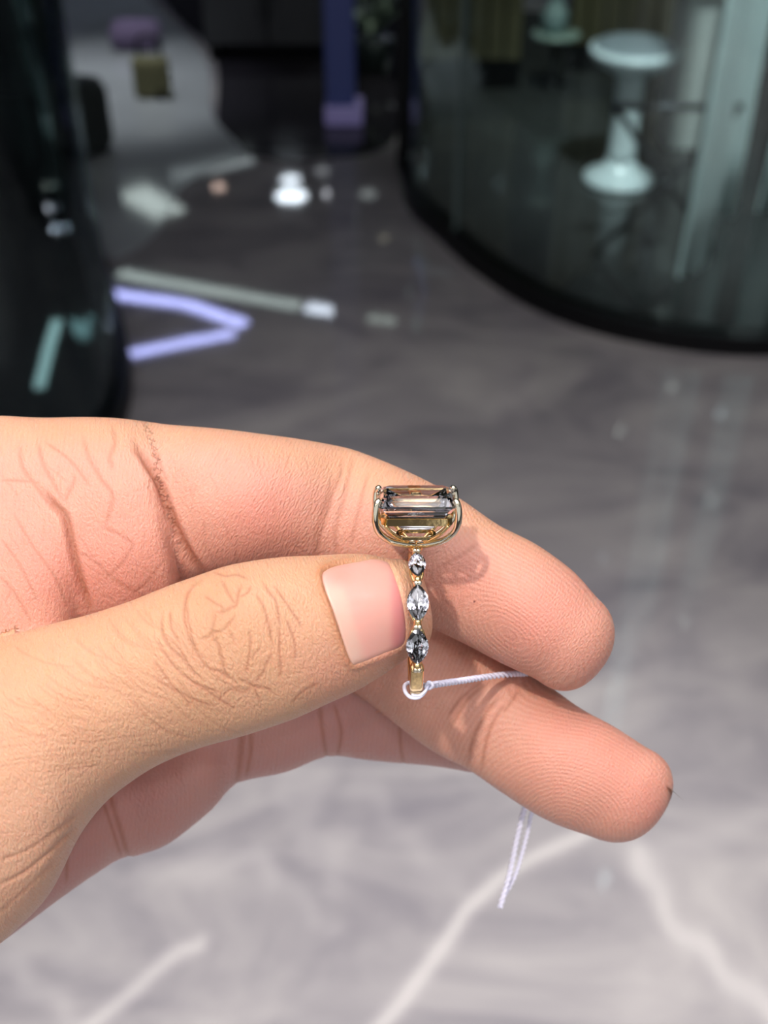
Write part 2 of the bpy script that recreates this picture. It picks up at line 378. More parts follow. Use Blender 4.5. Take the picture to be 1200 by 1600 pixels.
# small glass topped side table and vase
M_teal = mat('pale_teal_glaze', (0.30, .42, .42), .15, noise=.2, nscale=30)
g = G(862, 135)
sd = empty('side_table', (float(g[0]), float(g[1]), 0)); tag(sd, 'small dark side table with a pale green round top between the olive panels', 'table')
obj('table_top', lathe(bmesh.new(), [(.01, .18), (.085, .18), (.09, .187), (.085, .194), (.01, .194)]), mat('pale_green_top', (.22, .30, .27), .3, noise=.1), sd, True)
obj('stem', lathe(bmesh.new(), [(.05, .003), (.05, .01), (.012, .02), (.012, .18)]), M_black, sd, True)
vs = obj('glass_vase', lathe(bmesh.new(), [(.025, 0), (.04, .02), (.05, .06), (.03, .10), (.02, .13), (.035, .17), (.05, .22), (.052, .26), (.01, .265)]), M_teal, None, True, (float(g[0])-.01, float(g[1]), .195))
tag(vs, 'pale teal vase with a narrow waist on the small side table', 'vase')

# ------------------------------------------------------------------ things at the far left and centre
M_blue = mat('blue_lit_acrylic', (0.03, 0.04, 0.13), .3, emit=(.10, .14, .50), estr=.05)
g = G(533, 195)
cl = empty('blue_column', (float(g[0]), float(g[1])+.05, 0)); tag(cl, 'slim glowing blue column above its violet floor reflection in the dark background', 'column')
obj('shaft', bx(bmesh.new(), (0, 0, 1.2), (.10, .10, 2.3), bevel=.01), M_blue, cl)
ft = obj('foot', bx(bmesh.new(), (0.01, -.01, .035), (.13, .14, .06), bevel=.01), mat('violet_floor_glow', (.25, .22, .36), .3, emit=(.35, .3, .75), estr=.12), cl); ft['label'] = 'violet block for the glow reflected in the floor'  # glowing block standing in for the column's reflection in the floor
g = G(420, 95)
cb = empty('display_cabinet', (float(g[0]), float(g[1])+.15, 0)); tag(cb, 'low black display cabinet behind the dark floor, left of the blue column', 'cabinet')
obj('body', bx(bmesh.new(), (0, 0, .19), (.50, .30, .28), bevel=.008), M_black, cb)
for sx_ in (-1, 1):
    for sy_ in (-1, 1): obj('leg', bx(bmesh.new(), (.22*sx_, .12*sy_, .027), (.03, .03, .05)), M_black, cb)
for k in (-1, 1):
    d = obj('door', bx(bmesh.new(), (.123*k, -.157, .19), (.235, .016, .25), bevel=.003), mat('graphite_laminate', (.03, .03, .035), .4), cb)
    obj('handle', bx(bmesh.new(), (.02*k, -.172, .20), (.012, .014, .09)), M_gun, d)
g = G(585, 120)
gc = empty('leafy_plant', (float(g[0]), float(g[1])+.05, 0)); tag(gc, 'pale green leafy potted plant between the blue column and the black frame post', 'plant')
obj('pot', lathe(bmesh.new(), [(.05, 0), (.07, .10), (.075, .13), (.068, .13), (.05, .12), (.01, .12)]), mat('dark_green_pot', (.03, .045, .04), .4), gc, True)
M_leaf = mat('grey_green_leaf', (.16, .22, .16), .5, noise=.3, nscale=30)
for k in range(16):
    a = k*2.4; r_ = .05+.04*random.random(); h = .16+.13*random.random(); bm = bmesh.new()
    pts = [(0, 0, .12), (r_*.5*math.cos(a), r_*.5*math.sin(a), h*.7+.05), (r_*1.3*math.cos(a), r_*1.3*math.sin(a), h+.04), (r_*2*math.cos(a), r_*2*math.sin(a), h)]
    tube(bm, crspline(pts, 4), [.004, .005, .008, .014, .022, .027, .028, .026, .022, .016, .010, .006, .002], 6, flat=.2)
    obj('leaf', bm, M_leaf, gc, True)
g = G(238, 158)
bg = empty('handbag', (float(g[0]), float(g[1])+.04, 0)); tag(bg, 'small olive bag standing on the pale floor in the far left background', 'bag')
obj('body', bx(bmesh.new(), (0, 0, .075), (.13, .07, .14), bevel=.02), mat('olive_fabric', (.17, .16, .08), .8, noise=.3, nscale=30, bump=.4, bscale=80), bg, True)
obj('handle', tube(bmesh.new(), crspline([(-.04, 0, .14), (-.03, 0, .21), (.03, 0, .21), (.04, 0, .14)], 5), .006, 8), M_black, bg, True)
obj('strap_end', bx(bmesh.new(), (.035, -.035, .02), (.03, .012, .035), bevel=.004), M_black, bg)
g = G(215, 75)
pk = obj('cushion', bx(bmesh.new(), (0, 0, .055), (.20, .16, .10), bevel=.045), mat('mauve_velvet', (.20, .15, .26), .9, noise=.2, nscale=20), None, True, (float(g[0]), float(g[1]), .004))
tag(pk, 'mauve cushion lying on the pale floor above the olive bag', 'cushion')
g = G(108, 262)
ot = empty('dark_ottoman', (float(g[0])+.03, float(g[1])+.12, 0)); tag(ot, 'low dark green ottoman beside the left glass wall on the pale floor', 'ottoman')
obj('body', lathe(bmesh.new(), [(.08, .02), (.095, .05), (.095, .20), (.08, .23), (.01, .235)]), mat('dark_green_velvet', (.02, .025, .024), .9, noise=.3, nscale=30), ot, True)
for k in range(3): obj('foot', lathe(bmesh.new(), [(.012, .004), (.016, .02)], (.06*math.cos(k*2.1), .06*math.sin(k*2.1), 0), 12), M_black, ot, True)

# ------------------------------------------------------------------ ceiling lamps that glint in the floor
def lamp_mat(name, c, s): return mat(name, (.02, .02, .02), .5, emit=c, estr=s)
def downlight(u, v, r, c, s, label, grp=None):
    x, y, z = mirror_lamp(u, v); t = empty('ceiling_downlight', (x, y, z)); tag(t, label, 'ceiling light', grp)
    bm = bmesh.new(); lathe(bm, [(r, -.012), (r+.03, -.012), (r+.035, .01), (r, .01)], n=32); obj('trim_ring', bm, M_black, t, True)
    bm = bmesh.new(); lathe(bm, [(r*.98, -.022), (r*.98, -.014)], n=32); obj('lamp_disc', bm, lamp_mat('lamp_glow', c, s), t)
GD = 'ceiling downlights that glint in the floor'
downlight(455, 309, .15, (.80, .90, 1.0), 14, 'large cold white downlight giving the brightest glint on the floor', GD)
downlight(454, 284, .10, (.80, .90, 1.0), 10, 'downlight next to the brightest one, further back', GD)
downlight(513, 305, .045, (.9, .92, 1.0), 9, 'small downlight right of the brightest glint', GD)
downlight(505, 270, .08, (.8, .85, .9), 1.6, 'dim downlight above the small one', GD)
downlight(342, 295, .06, (1.0, .72, .6), 6, 'small warm pinkish downlight left of the brightest one', GD)
downlight(575, 306, .08, (.8, .9, .9), 1.6, 'faint greenish downlight left of the frame post', GD)
downlight(430, 122, .12, (.8, .85, .95), 1.3, 'faint far downlight over the dark cabinet', GD)
downlight(680, 425, .08, (.7, .8, 1.0), .9, 'faint bluish downlight seen next to the black rail', GD)
downlight(600, 375, .05, (.9, .85, .6), 1.0, 'faint yellowish downlight giving a weak glint near the frame post', GD)
downlight(82, 292, .07, (.8, .9, .8), 12, 'greenish downlight over the left booth', GD)
downlight(85, 328, .07, (.85, .88, 1.0), 12, 'middle downlight over the left booth', GD)
downlight(97, 360, .08, (.75, .85, 1.0), 60, 'bright downlight over the left booth', GD)
def strip(pix, wdt, c, s, label, n=1):
    for a, b in zip(pix[:-1], pix[1:]): pass
    pts = [Vector(mirror_lamp(*q)) for q in pix]; t = empty('led_strip', pts[0]); tag(t, label, 'led strip')
    m = lamp_mat('strip_glow', c, s); bmh = bmesh.new(); bmd = bmesh.new()
    for a, b in zip(pts[:-1], pts[1:]):
        d = b-a; ang = math.atan2(d.y, d.x); c_ = (a+b)/2-pts[0]; ln = d.length
        bx(bmh, (c_.x, c_.y, .0), (ln+.02, wdt+.04, .02), ang)
        k = max(1, n if n > 1 else 1)
        for i in range(k):
            q = a+(b-a)*((i+.5)/k)-pts[0]
            bx(bmd, (q.x, q.y, -.018), (ln/k*(.80 if k > 1 else 1.0), wdt, .012), ang)
    obj('housing', bmh, M_black, t); obj('diffuser', bmd, m, t)
strip([(172, 462), (290, 478), (383, 510)], .11, (.45, .49, 1.0), 15, 'violet-blue led strip, the longer arm of the arrow-shaped glint')
strip([(366, 524), (290, 538), (205, 556)], .10, (.45, .49, 1.0), 15, 'violet-blue led strip, the shorter lower arm of the arrow-shaped glint')
strip([(185, 430), (320, 455), (470, 482)], .12, (.62, .75, .72), 5, 'long pale green led strip of short segments above the violet one', 10)
strip([(478, 483), (545, 494)], .12, (.75, .85, 1.0), 12, 'bright white end piece of the pale green led strip', 5)
strip([(575, 500), (628, 507)], .08, (.62, .75, .68), 3.2, 'short pale green led strip right of the long one')
strip([(268, 280), (395, 252)], .13, (.6, .7, .72), 2.6, 'dim grey-green led strip at the far left')
strip([(205, 302), (268, 338)], .33, (.72, .85, .82), 4, 'wide pale ceiling strip over the pale floor')
strip([(62, 610), (78, 545), (90, 505)], .075, (.50, .85, .85), 6, 'teal led strip over the left booth')


bl = mirror_lamp(1062, 420)
l = bpy.data.lights.new('booth_light', 'AREA'); l.energy = 60; l.color = (.85, .97, 1.0); l.shape = 'RECTANGLE'; l.size = .28; l.size_y = .5
o = bpy.data.objects.new('booth_light', l); COL.objects.link(o); o.location = (bl[0], bl[1], CEIL-.05)
spot('booth_fill_spot', (0.75, 1.9, 2.9), (1.02, 3.35, .35), 600, (.90, .97, 1.0), .05, 36, .9)  # added from outside the glass to brighten the stool front
spot('booth_fill_spot', (0.62, 3.8, 2.9), (0.62, 4.4, .5), 110, (.95, 1.0, .85), .05, 42, .8)  # added to brighten the olive panels
spot('zone_fill_spot', (-1.1, 4.3, 2.9), (-1.05, 4.35, 0), 190, (.9, .95, 1.0), .05, 30, 1.0)  # added to brighten the pale floor zone
# ------------------------------------------------------------------ the hand
def loft(st, cap0=None, cap1=None, nrad=44, step=1.2, sq=2.0):
    """st: (top_u, top_v, bottom_u, bottom_v, front_depth_mm, half_thickness_mm); returns verts, quads"""
    st = np.array(st, float)
    tp = st[:, :2]; bt = st[:, 2:4]; D = st[:, 4]+st[:, 5]
    A = P(tp[:, 0], tp[:, 1], D); B = P(bt[:, 0], bt[:, 1], D)
    C = (A+B)/2; E1 = (A-B)/2
    vd = C-CAM; vd /= np.linalg.norm(vd, axis=1)[:, None]
    E2 = vd*st[:, 5][:, None]/1000
    dat = np.concatenate([C, E1, E2], 1)
    L = np.linalg.norm(np.diff(C, axis=0), axis=1)*1000
    out = []
    for i in range(len(dat)-1):
        n = max(2, int(L[i]/step)); seg = crspline(dat, n)  # uniform helper below is cheaper per segment
        break
    rows = []
    m = len(dat)
    for i in range(m-1):
        n = max(2, int(L[i]/step)); p0, p1, p2, p3 = [dat[min(max(i+k-1, 0), m-1)] for k in range(4)]
        for t in np.linspace(0, 1, n, endpoint=False):
            rows.append(0.5*((2*p1)+(-p0+p2)*t+(2*p0-5*p1+4*p2-p3)*t*t+(-p0+3*p1-3*p2+p3)*t**3))
    rows.append(dat[-1]); rows = np.array(rows)
    def cap(r_end, dirn, px_len, powr):
        d = np.dot(r_end[:3]-CAM, FW); Lm = px_len*d/FP; o = []
        for s in np.sin(np.linspace(0, PI/2, 12))[1:]:
            k = max(1-s**powr, 0)**(1/powr); q = r_end.copy(); q[:3] = r_end[:3]+dirn*Lm*s; q[3:] *= max(k, .02); o.append(q)
        return o
    if cap1:
        t = rows[-1][:3]-rows[-3][:3]; t /= np.linalg.norm(t)
        if len(cap1) > 2: t = t + (P(600+cap1[2], 800+cap1[3], 150.)-P(600., 800., 150.))*1000/40; t /= np.linalg.norm(t)
        rows = np.vstack([rows, cap(rows[-1], t, cap1[0], cap1[1])])
    if cap0:
        t = rows[0][:3]-rows[2][:3]; t /= np.linalg.norm(t)
        rows = np.vstack([cap(rows[0], t, cap0[0], cap0[1])[::-1], rows])
    th = np.arange(nrad)*2*PI/nrad
    ct, s_ = np.cos(th), np.sin(th)
    ct = np.sign(ct)*np.abs(ct)**(2/sq); s_ = np.sign(s_)*np.abs(s_)**(2/sq)
    V = rows[:, None, :3]+ct[None, :, None]*rows[:, None, 3:6]+s_[None, :, None]*rows[:, None, 6:9]
    nr = len(rows); F = []
    for i in range(nr-1):
        for k in range(nrad):
            a = i*nrad+k; b = i*nrad+(k+1) % nrad; F.append((a, b, b+nrad, a+nrad))
    F.append(tuple(range(nrad))[::-1]); F.append(tuple((nr-1)*nrad+k for k in range(nrad)))
    return V.reshape(-1, 3), F

THUMB, INDEX, MIDDLE, RINGF, PALM, MOUND = range(6)
LOFTS = [
 (PALM, dict(st=[(-2600, 640, -2600, 1500, 146, 27), (-1500, 660, -1500, 1480, 147, 24), (-700, 640, -700, 1560, 149, 20), (-250, 646, -250, 1560, 149, 18), (-60, 648, -60, 1470, 150, 15), (40, 649, 50, 1330, 151.5, 12), (75, 655, 122, 1020, 153, 10)], cap1=(26, 2.2))),
 (MOUND, dict(st=[(0, 652, 20, 1010, 154, 10), (90, 649, 110, 1000, 153.5, 9.5), (160, 648, 195, 990, 153.0, 9.5), (200, 652, 262, 962, 153.5, 9.5)], cap1=(34, 2.4))),
 (INDEX, dict(st=[(60, 655, 120, 950, 160, 8), (150, 652, 220, 930, 158.5, 8.5), (230, 657, 285, 915, 156.5, 9), (300, 665, 335, 900, 154.5, 9), (400, 677, 395, 893, 154.5, 8.8), (475, 687, 458, 892, 156.5, 8.4), (530, 697, 505, 905, 158.8, 8.0), (562, 706, 533, 918, 158.8, 8.0), (620, 729, 590, 935, 158.0, 8.2), (700, 768, 648, 968, 158.8, 8.0), (779, 820, 700, 993, 158, 8.2), (843, 854, 755, 1020, 156.5, 8.4), (898, 897, 806, 1046, 156, 8.3), (932, 934, 838, 1061, 156.5, 8.0)], cap1=(74, 2.3, 0, 6))),
 (MIDDLE, dict(st=[(100, 850, 90, 1080, 180, 8), (330, 850, 320, 1060, 178, 8), (560, 875, 490, 1046, 171, 8.5), (660, 920, 575, 1097, 168.5, 8.6), (742, 985, 642, 1151, 168.0, 8.5), (790, 1016, 690, 1182, 168.3, 8.1), (838, 1056, 736, 1205, 168.0, 8.2), (905, 1107, 807, 1254, 166.0, 8.6), (965, 1140, 868, 1287, 165.5, 8.5), (1010, 1168, 924, 1307, 166, 8.0)], cap1=(78, 2.3, 0, 4))),
 (RINGF, dict(st=[(-350, 1250, -330, 1600, 160, 12), (-120, 1290, -60, 1512, 166, 9), (60, 1245, 92, 1406, 170, 8.5), (150, 1210, 182, 1345, 173, 8), (198, 1185, 214, 1338, 174.5, 7.6), (250, 1150, 268, 1316, 174, 8.2), (310, 1120, 330, 1266, 174.5, 8.2), (355, 1090, 371, 1224, 177, 7.5), (430, 1040, 450, 1206, 177, 8), (500, 1015, 511, 1182, 179, 7.6), (575, 1015, 572, 1188, 179, 8), (660, 1040, 655, 1195, 180, 8), (740, 1075, 720, 1204, 181, 7.8)], cap1=(60, 2.2))),
 (THUMB, dict(st=[(-800, 900, -800, 1560, 140, 22), (-420, 1020, -380, 1600, 134, 19), (-200, 1025, -130, 1560, 133, 17), (-60, 1008, -5, 1480, 133.5, 15.5), (30, 988, 75, 1400, 134.5, 14), (100, 970, 128, 1300, 136, 12), (165, 953, 190, 1232, 137, 10.5), (235, 927, 275, 1182, 137.5, 9.6), (305, 901, 362, 1155, 137.5, 9.2), (370, 881, 435, 1133, 137.8, 8.9), (430, 871, 500, 1106, 139.0, 8.4), (500, 867, 556, 1080, 140.6, 8.0), (560, 866, 604, 1052, 142.6, 7.6), (606, 874, 640, 1024, 144.6, 7.0)], cap1=(54, 2.6))),
]
def build_hand():
    bm = bmesh.new(); KV = []; KR = []
    allV = []; allF = []; off = 0
    for rid, kw in LOFTS:
        V, F = loft(**kw); allV.append(V); allF += [tuple(i+off for i in f) for f in F]; off += len(V)
        KV.append(V); KR.append(np.full(len(V), rid))
    V = np.vstack(allV); KR = np.concatenate(KR)
    bm.free()
    me = bpy.data.meshes.new('hand_src'); me.from_pydata((V-HC).tolist(), [], allF)
    o = bpy.data.objects.new('hand_src', me); COL.objects.link(o)
    bm = bmesh.new(); bm.from_mesh(me); bmesh.ops.recalc_face_normals(bm, faces=bm.faces); bm.to_mesh(me); bm.free()
    md = o.modifiers.new('r', 'REMESH'); md.mode = 'VOXEL'; md.voxel_size = 0.00055; md.adaptivity = 0
    dg = bpy.context.evaluated_depsgraph_get(); ev = o.evaluated_get(dg); m2 = ev.to_mesh()
    n = len(m2.vertices); co = np.empty(n*3); m2.vertices.foreach_get('co', co); co = co.reshape(-1, 3)
    q = np.empty(len(m2.loops), dtype=np.int64); m2.loops.foreach_get('vertex_index', q)
    tot = np.empty(len(m2.polygons), dtype=np.int64); m2.polygons.foreach_get('loop_total', tot)
    assert (tot == 4).all(); q = q.reshape(-1, 4)
    ev.to_mesh_clear(); bpy.data.objects.remove(o)
    print('base', n, len(q))
    kd = kdtree.KDTree(len(V))
    for i, p in enumerate((V-HC)): kd.insert(p, i)
    kd.balance()
    rid = np.array([KR[kd.find(p)[1]] for p in co])
    return co, q, rid
def edges_of(q):
    e = np.vstack([q[:, [0, 1]], q[:, [1, 2]], q[:, [2, 3]], q[:, [3, 0]]]); e.sort(1)
    return np.unique(e, axis=0)
def laplace(co, e, wt, it, lam=0.5):
    n = len(co); deg = np.bincount(e.ravel(), minlength=n).astype(float); deg[deg == 0] = 1
    for _ in range(it):
        s = np.stack([np.bincount(e[:, 0], co[e[:, 1], k], n)+np.bincount(e[:, 1], co[e[:, 0], k], n) for k in range(co.shape[1])], 1)
        co = co+(s/deg[:, None]-co)*(lam*wt)[:, None]
    return co
def vnormals(co, q):
    d1 = co[q[:, 2]]-co[q[:, 0]]; d2 = co[q[:, 3]]-co[q[:, 1]]; fn = np.cross(d1, d2)
    N = np.stack([sum(np.bincount(q[:, c], fn[:, k], len(co)) for c in range(4)) for k in range(3)], 1)
    return N/(np.linalg.norm(N, axis=1)[:, None]+1e-20)
def blob(u, v, cx, cy, r): return np.exp(-(((u-cx)**2+(v-cy)**2)/r**2))

co, q, rid = build_hand()
e = edges_of(q); one = np.ones(len(co))
co = laplace(co, e, one, 2)
u, v, d = project(co+HC)
ws = np.clip(blob(u, v, 150, 690, 75)+blob(u, v, 60, 700, 75)+blob(u, v, 240, 665, 40)+blob(u, v, 0, 1480, 60), 0, 1)
co = laplace(co, e, ws, 90)
# split the quads that face the camera 4 x 4
N = vnormals(co, q); vd = (co+HC)-CAM; vd /= np.linalg.norm(vd, axis=1)[:, None]
face = (N*vd).sum(1)
qu, qv = u[q].mean(1), v[q].mean(1)
sel = (face[q].min(1) < 0.12) & (qu > -30) & (qu < 1230) & (qv > 600) & (qv < 1620)
# keep only those the camera can see
bv = BVHTree.FromPolygons(co.tolist(), q.tolist())
cc = co[q].mean(1); camL = Vector(CAM-HC); vis = np.zeros(len(q), bool)
for i in np.nonzero(sel)[0]:
    p = Vector(cc[i]); dr = p-camL; L = dr.length; h = bv.ray_cast(camL, dr/L)
    if h[3] is not None and h[3] > L-0.0016: vis[i] = True
sel &= vis
vs_ = np.zeros(len(co), bool); vs_[q[sel].ravel()] = True
for _ in range(2):
    sel = sel | (vs_[q].any(1) & (face[q].min(1) < 0.35)); vs_[q[sel].ravel()] = True
def split4(co, q, rid, sel, K=4):
    n = len(co); E = np.vstack([q[:, [k, (k+1) % 4]] for k in range(4)]); Es = np.sort(E, 1)
    ue, inv = np.unique(Es[:, 0]*n+Es[:, 1], return_inverse=True); m = len(q); inv = inv.reshape(4, m)
    ea, eb = ue//n, ue % n
    es = np.zeros(len(ue), bool); es[inv[:, sel].ravel()] = True
    eid = np.full(len(ue), -1); eid[es] = np.arange(es.sum())
    t = (np.arange(1, K)/K)[None, :, None]
    EV = co[ea[es]][:, None]*(1-t)+co[eb[es]][:, None]*t
    base_e = n; ne = EV.shape[0]*(K-1); base_i = n+ne
    qs = q[sel]; ms = len(qs)
    gx, gy = np.meshgrid(np.arange(1, K)/K, np.arange(1, K)/K, indexing='ij'); gx = gx.ravel()[None, :, None]; gy = gy.ravel()[None, :, None]
    c0, c1, c2, c3 = [co[qs[:, k]][:, None] for k in range(4)]
    IV = c0*(1-gx)*(1-gy)+c1*gx*(1-gy)+c2*gx*gy+c3*(1-gx)*gy
    newco = np.vstack([co, EV.reshape(-1, 3), IV.reshape(-1, 3)])
    newrid = np.concatenate([rid, np.repeat(rid[ea[es]], K-1), np.repeat(rid[qs[:, 0]], (K-1)**2)])
    def edgev(k, fsel):   # ordered interior verts of edge k in direction of the face
        ids = eid[inv[k, fsel]]; a = base_e+ids[:, None]*(K-1)+np.arange(K-1)[None]
        fwd = q[fsel, k] < q[fsel, (k+1) % 4]
        return np.where(fwd[:, None], a, a[:, ::-1]), ids
    fs = np.nonzero(sel)[0]
    Gd = np.zeros((ms, K+1, K+1), dtype=np.int64)
    Gd[:, 0, 0], Gd[:, K, 0], Gd[:, K, K], Gd[:, 0, K] = qs.T
    Gd[:, 1:K, 0] = edgev(0, fs)[0]; Gd[:, K, 1:K] = edgev(1, fs)[0]
    Gd[:, 1:K, K] = edgev(2, fs)[0][:, ::-1]; Gd[:, 0, 1:K] = edgev(3, fs)[0][:, ::-1]
    Gd[:, 1:K, 1:K] = (base_i+np.arange(ms)[:, None]*(K-1)**2+np.arange((K-1)**2)[None]).reshape(ms, K-1, K-1)
    nq = np.stack([Gd[:, :-1, :-1], Gd[:, 1:, :-1], Gd[:, 1:, 1:], Gd[:, :-1, 1:]], -1).reshape(-1, 4)
    rest = np.nonzero(~sel)[0]; has = (eid[inv[:, rest]] >= 0).any(0)
    plain = q[rest[~has]]; ng = []
    for f in rest[has]:
        lp_ = []
        for k in range(4):
            lp_.append(int(q[f, k])); i = eid[inv[k, f]]
            if i >= 0:
                a = [int(base_e+i*(K-1)+j) for j in range(K-1)]
                lp_ += a if q[f, k] < q[f, (k+1) % 4] else a[::-1]
        ng.append(lp_)
    return newco, newrid, nq, plain, ng
co2, rid, nq, plain, ngon = split4(co, q, rid, sel)
print('fine', len(co2), len(nq), len(plain), len(ngon))
fineV = np.zeros(len(co2), bool); fineV[nq.ravel()] = True
e2 = edges_of(nq); bord = np.zeros(len(co2), bool)
for g_ in ngon: bord[g_] = True
wt = (fineV & ~bord).astype(float)
co2 = laplace(co2, e2, wt, 14)
# smooth region ids (majority along edges) --------------------------------
Nn = vnormals(co2, nq); Ns = laplace(Nn, e2, wt, 12); Ns /= np.linalg.norm(Ns, axis=1)[:, None]+1e-20
u, v, d = project(co2+HC)
act = fineV & ~bord
disp = np.zeros(len(co2))         # mm along the normal
red = np.zeros(len(co2))          # extra redness / darkening of the skin in the creases
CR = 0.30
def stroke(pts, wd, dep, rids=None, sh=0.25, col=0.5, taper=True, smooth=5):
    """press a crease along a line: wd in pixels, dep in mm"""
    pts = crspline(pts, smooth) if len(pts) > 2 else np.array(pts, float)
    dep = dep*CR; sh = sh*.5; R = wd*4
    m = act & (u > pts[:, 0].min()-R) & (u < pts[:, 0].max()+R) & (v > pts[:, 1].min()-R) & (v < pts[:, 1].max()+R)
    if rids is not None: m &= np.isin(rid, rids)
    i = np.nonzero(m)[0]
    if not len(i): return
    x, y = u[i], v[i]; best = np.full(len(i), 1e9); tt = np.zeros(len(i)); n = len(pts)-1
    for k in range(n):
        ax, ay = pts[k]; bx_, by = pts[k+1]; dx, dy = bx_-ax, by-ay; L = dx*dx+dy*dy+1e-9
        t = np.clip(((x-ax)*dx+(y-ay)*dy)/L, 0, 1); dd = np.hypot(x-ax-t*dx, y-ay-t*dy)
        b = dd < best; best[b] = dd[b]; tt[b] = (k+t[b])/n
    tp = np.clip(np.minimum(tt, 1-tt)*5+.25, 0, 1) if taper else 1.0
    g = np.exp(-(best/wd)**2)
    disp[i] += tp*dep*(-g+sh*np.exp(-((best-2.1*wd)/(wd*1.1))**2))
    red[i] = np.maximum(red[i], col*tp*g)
PK = [PALM, MOUND, INDEX]; rs0 = random.Random(11)
def off(pts, ox, oy): return [(a+ox, b+oy) for a, b in pts]
# folds of the palm and index
stroke([(212, 690), (230, 722), (248, 752), (262, 790), (280, 835), (300, 872), (322, 900)], 6, 1.9, PK, .35, .9)
stroke([(70, 770), (84, 788), (102, 808), (110, 838), (121, 885), (132, 925), (143, 962)], 6, 1.8, PK, .35, .8)
for pts, w_, dp in [
  ([(175, 665), (180, 690), (172, 715), (178, 735)], 3.5, .22), ([(130, 680), (137, 710), (155, 745), (175, 772), (172, 800), (162, 825)], 3.2, .24),
  ([(162, 825), (185, 835), (212, 852)], 2.6, .22), ([(210, 850), (192, 878), (165, 905)], 2.4, .14), ([(30, 695), (35, 730), (60, 765), (85, 797)], 3.2, .22),
  ([(60, 690), (66, 722), (86, 760), (100, 786)], 3, .2), ([(100, 785), (112, 760), (117, 742)], 2.6, .2), ([(205, 700), (222, 716), (240, 742), (258, 775)], 4, .3),
  ([(0, 750), (40, 752), (62, 756)], 2.2, .12), ([(120, 860), (150, 878), (180, 905), (230, 935)], 2.4, .14), ([(245, 705), (252, 730), (262, 752)], 3, .15),
  ([(250, 880), (232, 905), (205, 930)], 2.2, .1), ([(0, 840), (30, 880), (60, 940)], 2.2, .12), ([(20, 800), (50, 850), (85, 900), (105, 950)], 2.2, .10),
  ([(0, 900), (25, 930), (50, 975)], 2.2, .10), ([(70, 690), (110, 720), (140, 760)], 2.2, .10),
  ([(537, 718), (532, 745), (521, 772), (510, 812), (499, 845), (495, 880)], 3.6, .42), ([(552, 715), (545, 745), (535, 790), (524, 835), (526, 870)], 3.4, .30),
  ([(575, 740), (562, 790), (548, 850)], 3, .10), ([(520, 740), (508, 790), (488, 850)], 3.4, .12),
  ([(690, 885), (720, 868), (745, 850)], 3.4, .12)]:
    stroke(pts, w_*1.15, dp, PK, .25, .40)
for k in range(60):
    x = rs0.uniform(0, 500); y0_ = rs0.uniform(690, 930); a_ = rs0.gauss(1.25, .35); L_ = rs0.uniform(18, 50)
    stroke([(x, y0_), (x+L_*.5*math.cos(a_)+rs0.uniform(-3, 3), y0_+L_*.5*math.sin(a_)), (x+L_*math.cos(a_), y0_+L_*math.sin(a_))], rs0.uniform(1.4, 2.2), rs0.uniform(.10, .22), PK, .2, .16)
# thumb knuckle
CR = 0.36
K = 260/1200.0
def kk(*p): return [(240+a*K, 860+b*K) for a, b in p]
TK = [THUMB]
for pts, w_, dp in [
  (kk((350, 220), (280, 270), (240, 340), (222, 450), (240, 580), (280, 680), (330, 770), (400, 850), (480, 875), (530, 910), (600, 960)), 2.7, .26),
  (kk((240, 380), (262, 560), (300, 700), (330, 790)), 2.2, .14),
  (kk((430, 440), (440, 500), (425, 580), (430, 620), (470, 690), (490, 760), (510, 850), (530, 900), (590, 960)), 2.9, .34),
  (kk((340, 640), (400, 625), (430, 600), (500, 580), (550, 530), (600, 470)), 2.6, .26),
  (kk((430, 445), (500, 450), (560, 420), (600, 395), (610, 320), (640, 250)), 2.6, .26),
  (kk((490, 220), (520, 270), (545, 320), (575, 370), (600, 395)), 2.2, .20),
  (kk((370, 330), (430, 375), (490, 410), (520, 440)), 2.0, .14), (kk((620, 340), (680, 310), (700, 260)), 1.8, .12),
  (kk((690, 570), (700, 650), (695, 730), (680, 820), (668, 890)), 2.4, .24), (kk((775, 700), (730, 740), (705, 790)), 1.9, .14),
  (kk((540, 570), (570, 620), (580, 660)), 1.8, .10), (kk((610, 920), (700, 970), (760, 990), (820, 1000), (865, 1035)), 2.4, .22),
  (kk((850, 750), (810, 830), (780, 900), (730, 950)), 2.2, .16), (kk((740, 320), (790, 400), (820, 500), (845, 600), (850, 660)), 2.4, .18),
  (kk((780, 220), (830, 300), (880, 360), (900, 450), (915, 560)), 2.2, .14), (kk((905, 560), (912, 650), (910, 740), (920, 850), (905, 920)), 2.3, .16),
  (kk((870, 260), (930, 340), (990, 430), (1040, 500), (1070, 560)), 2.0, .12), (kk((960, 500), (1000, 600), (1025, 700), (1020, 800)), 2.0, .12),
  (kk((730, 990), (750, 1050), (765, 1100)), 1.8, .10),
  (kk((120, 440), (130, 560), (190, 670)), 2.3, .14), (kk((60, 470), (60, 560), (80, 640), (140, 720), (200, 770), (260, 850), (370, 940)), 2.6, .22),
  (kk((80, 620), (170, 690), (220, 760), (270, 860), (330, 920)), 2.2, .14), (kk((0, 620), (80, 740), (180, 870), (270, 940), (370, 985), (490, 1030)), 2.4, .18),
  (kk((0, 790), (60, 870), (130, 970), (220, 1060), (270, 1130)), 2.3, .16), (kk((170, 850), (280, 950), (400, 1020), (500, 1090), (590, 1140)), 2.3, .14),
  (kk((0, 920), (120, 990), (300, 1080), (440, 1120)), 2.2, .13), (kk((480, 1060), (560, 1000), (640, 1020), (720, 990)), 2.0, .10),
  (kk((430, 60+100), (520, 190), (600, 180), (680, 210)), 1.8, .08), (kk((990, 1100), (1060, 1030), (1140, 980), (1200, 950)), 2.2, .10)]:
    stroke(pts, w_, dp, TK, .30, .62)
rs = random.Random(3)
